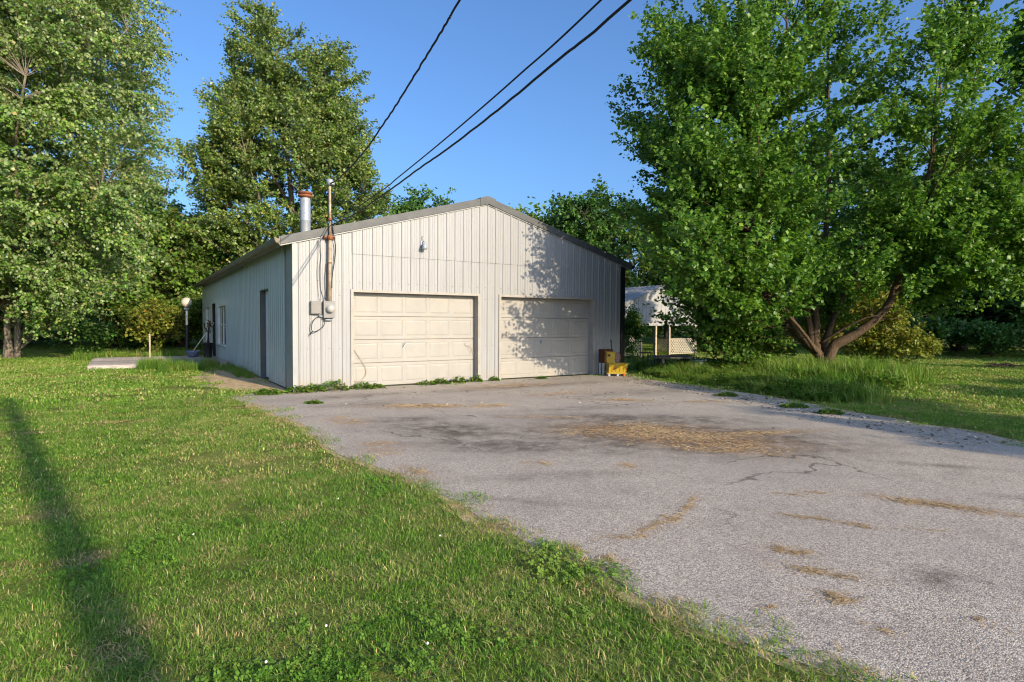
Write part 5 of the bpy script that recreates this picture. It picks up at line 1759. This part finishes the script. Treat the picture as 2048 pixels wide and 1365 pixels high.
def lattice(p0, p1, z0, z1):
    """diagonal crossed strips between two plan points, with rails"""
    p0, p1 = Vector(p0), Vector(p1)
    L = (p1 - p0).length
    d = (p1 - p0) / L
    nrm_ = Vector((-d.y, d.x))
    H = z1 - z0
    bb = MB()
    pitch = 0.15

    def strip(a0, zA, a1, zB, off):
        P = [p0 + d * a0 + nrm_ * off, p0 + d * a1 + nrm_ * off]
        A, B = Vector((P[0].x, P[0].y, zA)), Vector((P[1].x, P[1].y, zB))
        ax = (B - A)
        ln = ax.length
        if ln < 0.02:
            return
        ax.normalize()
        nn3 = Vector((nrm_.x, nrm_.y, 0))
        sd_ = ax.cross(nn3).normalized() * 0.013
        th = nn3 * 0.004
        bb.add([A - sd_ - th, A + sd_ - th, B + sd_ - th, B - sd_ - th, A - sd_ + th, A + sd_ + th, B + sd_ + th, B - sd_ + th], [(0, 1, 2, 3), (7, 6, 5, 4), (0, 3, 7, 4), (1, 5, 6, 2)])
    k = -H
    while k < L:
        a0, a1 = k, k + H
        zA, zB = z0, z1
        if a0 < 0:
            zA = z0 - a0
            a0 = 0
        if a1 > L:
            zB = z0 + (L - k)
            a1 = L
        if a1 > a0:
            strip(a0, zA, a1, zB, 0.005)
            strip(a0, z1 - (zA - z0), a1, z1 - (zB - z0), -0.005)
        k += pitch
    o = bb.build('lattice_panel', MT['lattice'], PV)
    r = MB()
    for zz in (z0, z1):
        A = p0 + d * (L / 2)
        r.box((A.x, A.y, zz), (L, 0.04, 0.05), Matrix.Rotation(math.atan2(d.y, d.x), 3, 'Z'))
    r.build('rail', MT['post_wood'], o)


lattice((0.9, 0.06), (PRr - 0.1, 0.06), 0.12, 0.78)
lattice((PL + 0.1, 0.06), (-0.95, 0.06), 0.1, 0.95)
lattice((-2.0, PDp - 0.06), (0.25, PDp - 0.06), 0.12, 0.85)
lattice((PRr - 0.06, 0.12), (PRr - 0.06, 2.5), 0.12, 0.78)

# ------------------------------------------------------------------ things by the garage's right corner
BK = empty('mop_bucket', (2.92, 16.40, 0.008), R(4))
tag(BK, 'yellow wheeled mop bucket with its wringer at the garage corner', 'mop bucket')
b = MB()
# tapered open tub: outer and inner skins
def tub(bb, zlo, zhi, lo, hi, wlo, whi, th=0.012):
    o1 = [(lo[0], -wlo, zlo), (lo[1], -wlo, zlo), (lo[1], wlo, zlo), (lo[0], wlo, zlo)]
    o2 = [(hi[0], -whi, zhi), (hi[1], -whi, zhi), (hi[1], whi, zhi), (hi[0], whi, zhi)]
    i2 = [(hi[0] + th, -whi + th, zhi), (hi[1] - th, -whi + th, zhi), (hi[1] - th, whi - th, zhi), (hi[0] + th, whi - th, zhi)]
    i1 = [(lo[0] + th, -wlo + th, zlo + th), (lo[1] - th, -wlo + th, zlo + th), (lo[1] - th, wlo - th, zlo + th), (lo[0] + th, wlo - th, zlo + th)]
    fs = [(3, 2, 1, 0)]
    for k in range(4):
        n = (k + 1) % 4
        fs += [(k, n, 4 + n, 4 + k), (4 + k, 4 + n, 8 + n, 8 + k), (8 + k, 8 + n, 12 + n, 12 + k)]
    fs.append((12, 13, 14, 15))
    bb.add(o1 + o2 + i2 + i1, fs)
tub(b, 0.085, 0.36, (-0.26, 0.20), (-0.265, 0.29), 0.13, 0.18)
b.box((0.015, -0.165, 0.352), (0.58, 0.05, 0.016))
b.box((0.015, 0.165, 0.352), (0.58, 0.05, 0.016))
b.box((0.30, 0, 0.352), (0.05, 0.38, 0.016))
b.box((-0.03, 0, 0.085), (0.56, 0.29, 0.03))
for k in range(4):
    b.box((-0.17 + k * 0.11, -0.158, 0.22), (0.02, 0.012, 0.2), Matrix.Rotation(0.17, 3, 'X'))
b.build('tub', MT['yellow'], BK, bevel=0.006)
b = MB()
tub(b, 0.36, 0.68, (-0.28, -0.10), (-0.31, -0.075), 0.12, 0.14)
b.box((-0.30, 0, 0.48), (0.03, 0.25, 0.2))
b.build('wringer', MT['yellow'], BK, bevel=0.006)
b = MB().lathe([(0.0, 0), (0.035, 0.004), (0.035, 0.02), (0.0, 0.024)], (0, 0, 0), 14)
q = b.build('wringer_knob', MT['black_plastic'], BK)
q.rotation_euler = (PI / 2, 0, 0)
q.location = (-0.25, -0.13, 0.58)
b = MB()
ringp = [(-0.01 + 0.085 * math.cos(a), -0.12, 0.52 + 0.14 * math.sin(a)) for a in np.linspace(0, 2 * PI, 22)]
b.tube(ringp, 0.009, 6)
for k in range(5):
    xx = -0.07 + k * 0.03
    b.tube([(xx, -0.12, 0.52 - 0.12), (xx, -0.12, 0.52 + 0.12)], 0.004, 4)
for k in range(6):
    zz = 0.42 + k * 0.04
    b.tube([(-0.075, -0.12, zz), (0.055, -0.12, zz)], 0.004, 4)
b.build('wringer_grate', MT['rust'], BK, True)
b = MB()
b.tube([(-0.13, 0.02, 0.62), (-0.15, 0.02, 0.86), (-0.17, 0.02, 1.0)], [0.012, 0.012, 0.02], 8)
b.build('wringer_handle', MT['black_plastic'], BK, True)
# round dark emblem with a diamond on the tub's side
b = MB()
ct = Vector((-0.09, -0.156, 0.23))
for k in range(20):
    a0, a1 = 2 * PI * k / 20, 2 * PI * (k + 1) / 20
    vs = [(math.cos(a) * r_, 0, math.sin(a) * r_) for a in (a0, a1) for r_ in (0.045, 0.055)]
    b.add([Vector(v) for v in vs], [(0, 1, 3, 2)])
b.add([Vector(v) for v in ((0, 0, -0.032), (0.03, 0, 0), (0, 0, 0.032), (-0.03, 0, 0))], [(0, 1, 2, 3)])
em = b.build('emblem', MT['rust'], BK)
em.location = (ct.x, ct.y - 0.012, ct.z)
em.rotation_euler = (0.18, 0, 0)
for (x, y) in ((-0.24, -0.11), (-0.24, 0.11), (0.0, -0.12), (0.19, -0.11), (0.19, 0.11)):
    m = MT['red'] if x > 0.1 else MT['galv']
    b = MB()
    b.tube([(x, y - 0.015, 0.034), (x, y + 0.015, 0.034)], 0.034, 12)
    b.box((x, y, 0.07), (0.035, 0.045, 0.03))
    b.build('caster', m, BK)
b = MB()
for y in (-0.13, 0.13):
    b.tube([(0.21, y, 0.1), (0.245, y, 0.22), (0.275, y, 0.33)], 0.012, 6)
b.build('side_bar', MT['red'], BK, True)

q = gl(8.52, -0.13)
CB = empty('wooden_cabinet', (q[0], q[1], 0.008), GPHI)
tag(CB, 'small brown wooden box on a white stand behind the yellow mop bucket', 'cabinet')
b = MB()
b.span((-0.16, -0.09, 0.34), (0.2, 0.09, 0.70))
b.build('box_body', MT['brown_box'], CB, bevel=0.006)
MB().span((-0.17, -0.1, 0.70), (0.21, 0.1, 0.725)).build('box_lid', MT['brown_box'], CB, bevel=0.004)
MB().span((-0.145, -0.0965, 0.36), (0.185, -0.0905, 0.68)).build('box_front', MT['brown_box'], CB)
for x, y in ((-0.14, -0.07), (-0.14, 0.07), (0.18, -0.07), (0.18, 0.07)):
    MB().span((x - 0.018, y - 0.018, 0), (x + 0.018, y + 0.018, 0.339)).build('leg', MT['white'], CB)
MB().span((-0.121, -0.08, 0.09), (0.161, -0.06, 0.12)).build('cross_bar', MT['white'], CB)

# weathered table of loose boards, crate, tub and stool beyond the verge
TB = empty('plank_table', (4.78, 17.55, 0), R(8))
tag(TB, 'low weathered table of loose grey boards in the weeds near the garage', 'table')
rt = random.Random(3)
for k in range(6):
    y = -0.36 + k * 0.145
    MB().box((rt.uniform(-0.05, 0.05), y, 0.475 + rt.uniform(-0.012, 0.012) + (0.045 if k in (2, 4) else 0)), (1.15 + rt.uniform(-0.1, 0.12), 0.132, 0.032), Matrix.Rotation(rt.uniform(-0.04, 0.04), 3, 'Z') @ Matrix.Rotation(rt.uniform(-0.03, 0.03), 3, 'Y')).build('plank', MT['old_board'], TB)
for x in (-0.42, 0.42):
    for y in (-0.3, 0.3):
        MB().span((x - 0.03, y - 0.03, 0), (x + 0.03, y + 0.03, 0.43)).build('leg', MT['old_board'], TB)
    MB().span((x - 0.025, -0.27, 0.36), (x + 0.025, 0.27, 0.42)).build('bearer', MT['old_board'], TB)
CR = empty('wooden_crate', (5.08, 17.62, 0), R(-12))
tag(CR, 'ochre slatted wooden crate tucked under the weathered table', 'crate')
for k in range(4):
    for y in (-0.13, 0.13):
        MB().box((0, y, 0.05 + k * 0.085), (0.34, 0.016, 0.07)).build('slat', MT['ochre'], CR)
    for x in (-0.16, 0.16):
        MB().box((x, 0, 0.05 + k * 0.085), (0.016, 0.24, 0.07)).build('slat', MT['ochre'], CR)
MB().box((0, 0, 0.01), (0.3, 0.23, 0.014)).build('base', MT['ochre'], CR)
TU = empty('metal_tub', (5.47, 17.3, 0))
tag(TU, 'dull blue-grey steel tub standing right of the weathered table', 'tub')
MB().lathe([(0.0, 0.0), (0.19, 0.0), (0.195, 0.02), (0.205, 0.16), (0.212, 0.17), (0.209, 0.18), (0.225, 0.40), (0.222, 0.405), (0.205, 0.40), (0.18, 0.03), (0.0, 0.025)], (0, 0, 0), 28).build('tub_body', MT['tub'], TU, True)
MB().lathe([(0.226, 0.38), (0.245, 0.385), (0.25, 0.41), (0.235, 0.425), (0.2, 0.42)], (0, 0, 0), 28).build('rim', MT['tub'], TU, True)
for a in (0.4, 0.4 + PI):
    c = (0.225 * math.cos(a), 0.225 * math.sin(a))
    MB().tube([(c[0] - 0.05 * math.sin(a), c[1] + 0.05 * math.cos(a), 0.33), (c[0] * 1.18 - 0.04 * math.sin(a), c[1] * 1.18 + 0.04 * math.cos(a), 0.29), (c[0] * 1.18 + 0.04 * math.sin(a), c[1] * 1.18 - 0.04 * math.cos(a), 0.29), (c[0] + 0.05 * math.sin(a), c[1] - 0.05 * math.cos(a), 0.33)], 0.007, 6).build('handle', MT['galv'], TU, True)
ST = empty('metal_stool', (5.05, 22.3, 0))
tag(ST, 'small black metal stool in front of the pavilion lattice', 'stool')
MB().lathe([(0.0, 0.36), (0.17, 0.36), (0.18, 0.375), (0.17, 0.39), (0.0, 0.39)], (0, 0, 0), 18).build('seat', MT['black_plastic'], ST, True)
for k in range(4):
    a = PI / 4 + k * PI / 2
    MB().tube([(0.11 * math.cos(a), 0.11 * math.sin(a), 0.36), (0.15 * math.cos(a), 0.15 * math.sin(a), 0)], 0.011, 6).build('leg', MT['black_plastic'], ST)

# brush pile on the right lawn
BP = empty('brush_pile', (17.0, 20.35, 0))
tag(BP, 'low heap of dark cut brush on the right lawn', 'brush pile')
b = MB()
rb = random.Random(9)
for k in range(70):
    a = rb.uniform(0, PI)
    L = rb.uniform(0.25, 0.7)
    x, y, z = rb.gauss(0, 0.3), rb.gauss(0, 0.18), abs(rb.gauss(0.05, 0.045))
    b.tube([(x - math.cos(a) * L / 2, y - math.sin(a) * L / 2, z), (x, y, z + 0.02), (x + math.cos(a) * L / 2, y + math.sin(a) * L / 2, max(0.01, z + rb.uniform(-0.03, 0.06)))], 0.009, 4)
b.build('sticks', MT['bark_dark'], BP)['kind'] = 'stuff'

# ------------------------------------------------------------------ things along the garage's left side
DK = empty('low_deck', (GA[0], GA[1], 0), GPHI)
tag(DK, 'low deck of weathered grey boards left of the garage', 'deck')
nb = 33
wb = (DECK_S[1] - DECK_S[0]) / nb
rd = random.Random(4)
for k in range(nb):
    s0 = DECK_S[0] + k * wb
    z = 0.105 + rd.uniform(-0.004, 0.004)
    o = MB().box((0, 0, 0), (DECK_T[1] - DECK_T[0] + rd.uniform(-0.05, 0.03), wb - 0.012, 0.034)).build('board', MT['deck'], DK)
    o.location = ((DECK_T[0] + DECK_T[1]) / 2 + rd.uniform(-0.02, 0.02), s0 + wb / 2, z)
for x in (DECK_T[0] + 0.1, -2.05, DECK_T[1] - 0.12):
    MB().span((x - 0.03, DECK_S[0] + 0.02, 0.0), (x + 0.03, DECK_S[1] - 0.02, 0.083)).build('joist', MT['deck'], DK)
MB().span((DECK_T[0], DECK_S[0] - 0.03, 0.0), (DECK_T[1], DECK_S[0] - 0.002, 0.09)).build('rim_board', MT['deck'], DK)

LP = empty('lamp_post', (-13.88, 25.2, 0))
tag(LP, 'lamp post with a round white globe beside the garage rear corner', 'lamp post')
MB().lathe([(0.0, 0), (0.13, 0.0), (0.13, 0.04), (0.1, 0.1), (0.085, 0.3), (0.08, 0.9), (0.075, 1.3), (0.05, 1.34)], (0, 0, 0), 16).build('base', MT['black_plastic'], LP, True)
MB().lathe([(0.045, 1.34), (0.045, 1.5), (0.04, 1.75), (0.06, 1.78), (0.04, 1.82), (0.045, 1.95)], (0, 0, 0), 16).build('post', MT['white'], LP, True)
MB().lathe([(0.045, 1.95), (0.1, 1.98), (0.11, 2.04), (0.09, 2.07), (0.07, 2.08)], (0, 0, 0), 18).build('globe_holder', MT['galv'], LP, True)
rr = 0.215
MB().lathe([(rr * math.sin(t), 2.30 - rr * math.cos(t)) for t in np.linspace(0.3, PI, 16)], (0, 0, 0), 24).build('globe', MT['lamp_globe'], LP, True)

TP = empty('marker_stake', (-13.7, 22.3, 0))
tag(TP, 'thin pale wooden stake standing upright at the back of the deck', 'stake')
o = MB().tube([(0, 0, 0), (0.01, 0, 0.45), (0.0, 0.01, 0.98)], 0.03, 8).build('shaft', MT['post_wood'], TP)
MB().lathe([(0.034, 0.96), (0.036, 0.99), (0.02, 1.01), (0, 1.012)], (0, 0, 0), 10).build('cap', MT['post_wood'], TP)

q = gl(-0.75, 10.15)
PT = empty('glazed_pot', (-12.2, 22.55, 0.122))
tag(PT, 'blue-grey glazed bowl pot on the deck beside the garage door', 'pot')
MB().lathe([(0.0, 0), (0.13, 0.0), (0.2, 0.08), (0.24, 0.2), (0.255, 0.24), (0.24, 0.26), (0.215, 0.24), (0.19, 0.16), (0, 0.14)], (0, 0, 0), 24).build('bowl', MT['blue_pot'], PT, True)
MB().lathe([(0.0, 0.175), (0.195, 0.17)], (0, 0, 0), 20).build('soil', MT['black'], PT)

q = gl(-0.33, 12.95)
BR = empty('broom', (q[0], q[1], 0.122), GPHI)
tag(BR, 'straw broom leaning on the garage wall beside the open dark door', 'broom')
MB().tube([(-0.45, 0.25, 0.3), (-0.12, 0.3, 0.8), (0.24, 0.35, 1.32)], 0.014, 8).build('stick', MT['white'], BR, True)
b = MB()
for k in range(60):
    a = rd.uniform(-1, 1)
    w = rd.uniform(-1, 1)
    b.tube([(-0.44 + 0.02 * w, 0.25 + 0.03 * a, 0.33), (-0.54 + 0.05 * w, 0.24 + 0.12 * a, 0.15), (-0.6 + 0.07 * w, 0.23 + 0.19 * a, 0.005)], 0.007, 4)
b.build('bristles', MT['straw_bristle'], BR)

q = gl(-0.42, 12.2)
PN = empty('black_planter', (q[0], q[1], 0.122))
tag(PN, 'tall black planter with a dead twisted stem against the garage side wall', 'planter')
MB().lathe([(0.0, 0), (0.14, 0), (0.15, 0.1), (0.15, 0.12), (0.17, 0.5), (0.185, 0.52), (0.18, 0.56), (0.155, 0.55), (0.14, 0.45), (0, 0.45)], (0, 0, 0), 18).build('pot', MT['black_plastic'], PN, True)
b = MB()
b.tube(smooth_path([(0, 0, 0.45), (0.04, -0.03, 0.75), (0.0, 0.05, 1.0), (0.08, 0.0, 1.25), (0.05, -0.06, 1.4)]), [0.05 - 0.0018 * i for i in range(25)], 8)
b.tube(smooth_path([(0.02, 0.02, 0.95), (-0.08, -0.06, 1.15), (-0.1, -0.05, 1.32)]), 0.018, 6)
b.tube(smooth_path([(0.05, 0, 1.1), (0.14, -0.09, 1.2), (0.16, -0.1, 1.36)]), 0.015, 6)
b.build('stem', MT['black_trim'], PN, True)
n = 60
lv = (rg.normal(0, 0.07, (n, 3)) + np.array([0.04, 0, 1.15]) + np.outer(rg.uniform(-1, 1, n), [0, 0, 0.2]), rg.normal(size=(n, 3)), rg.normal(size=(n, 3)), rg.uniform(0.05, 0.11, n), rg.random(n) * 0.2, np.zeros(n), LEAF4)
link('dead_leaves', leaves_mesh('dead_leaves', *lv), MT['litter'], PN)
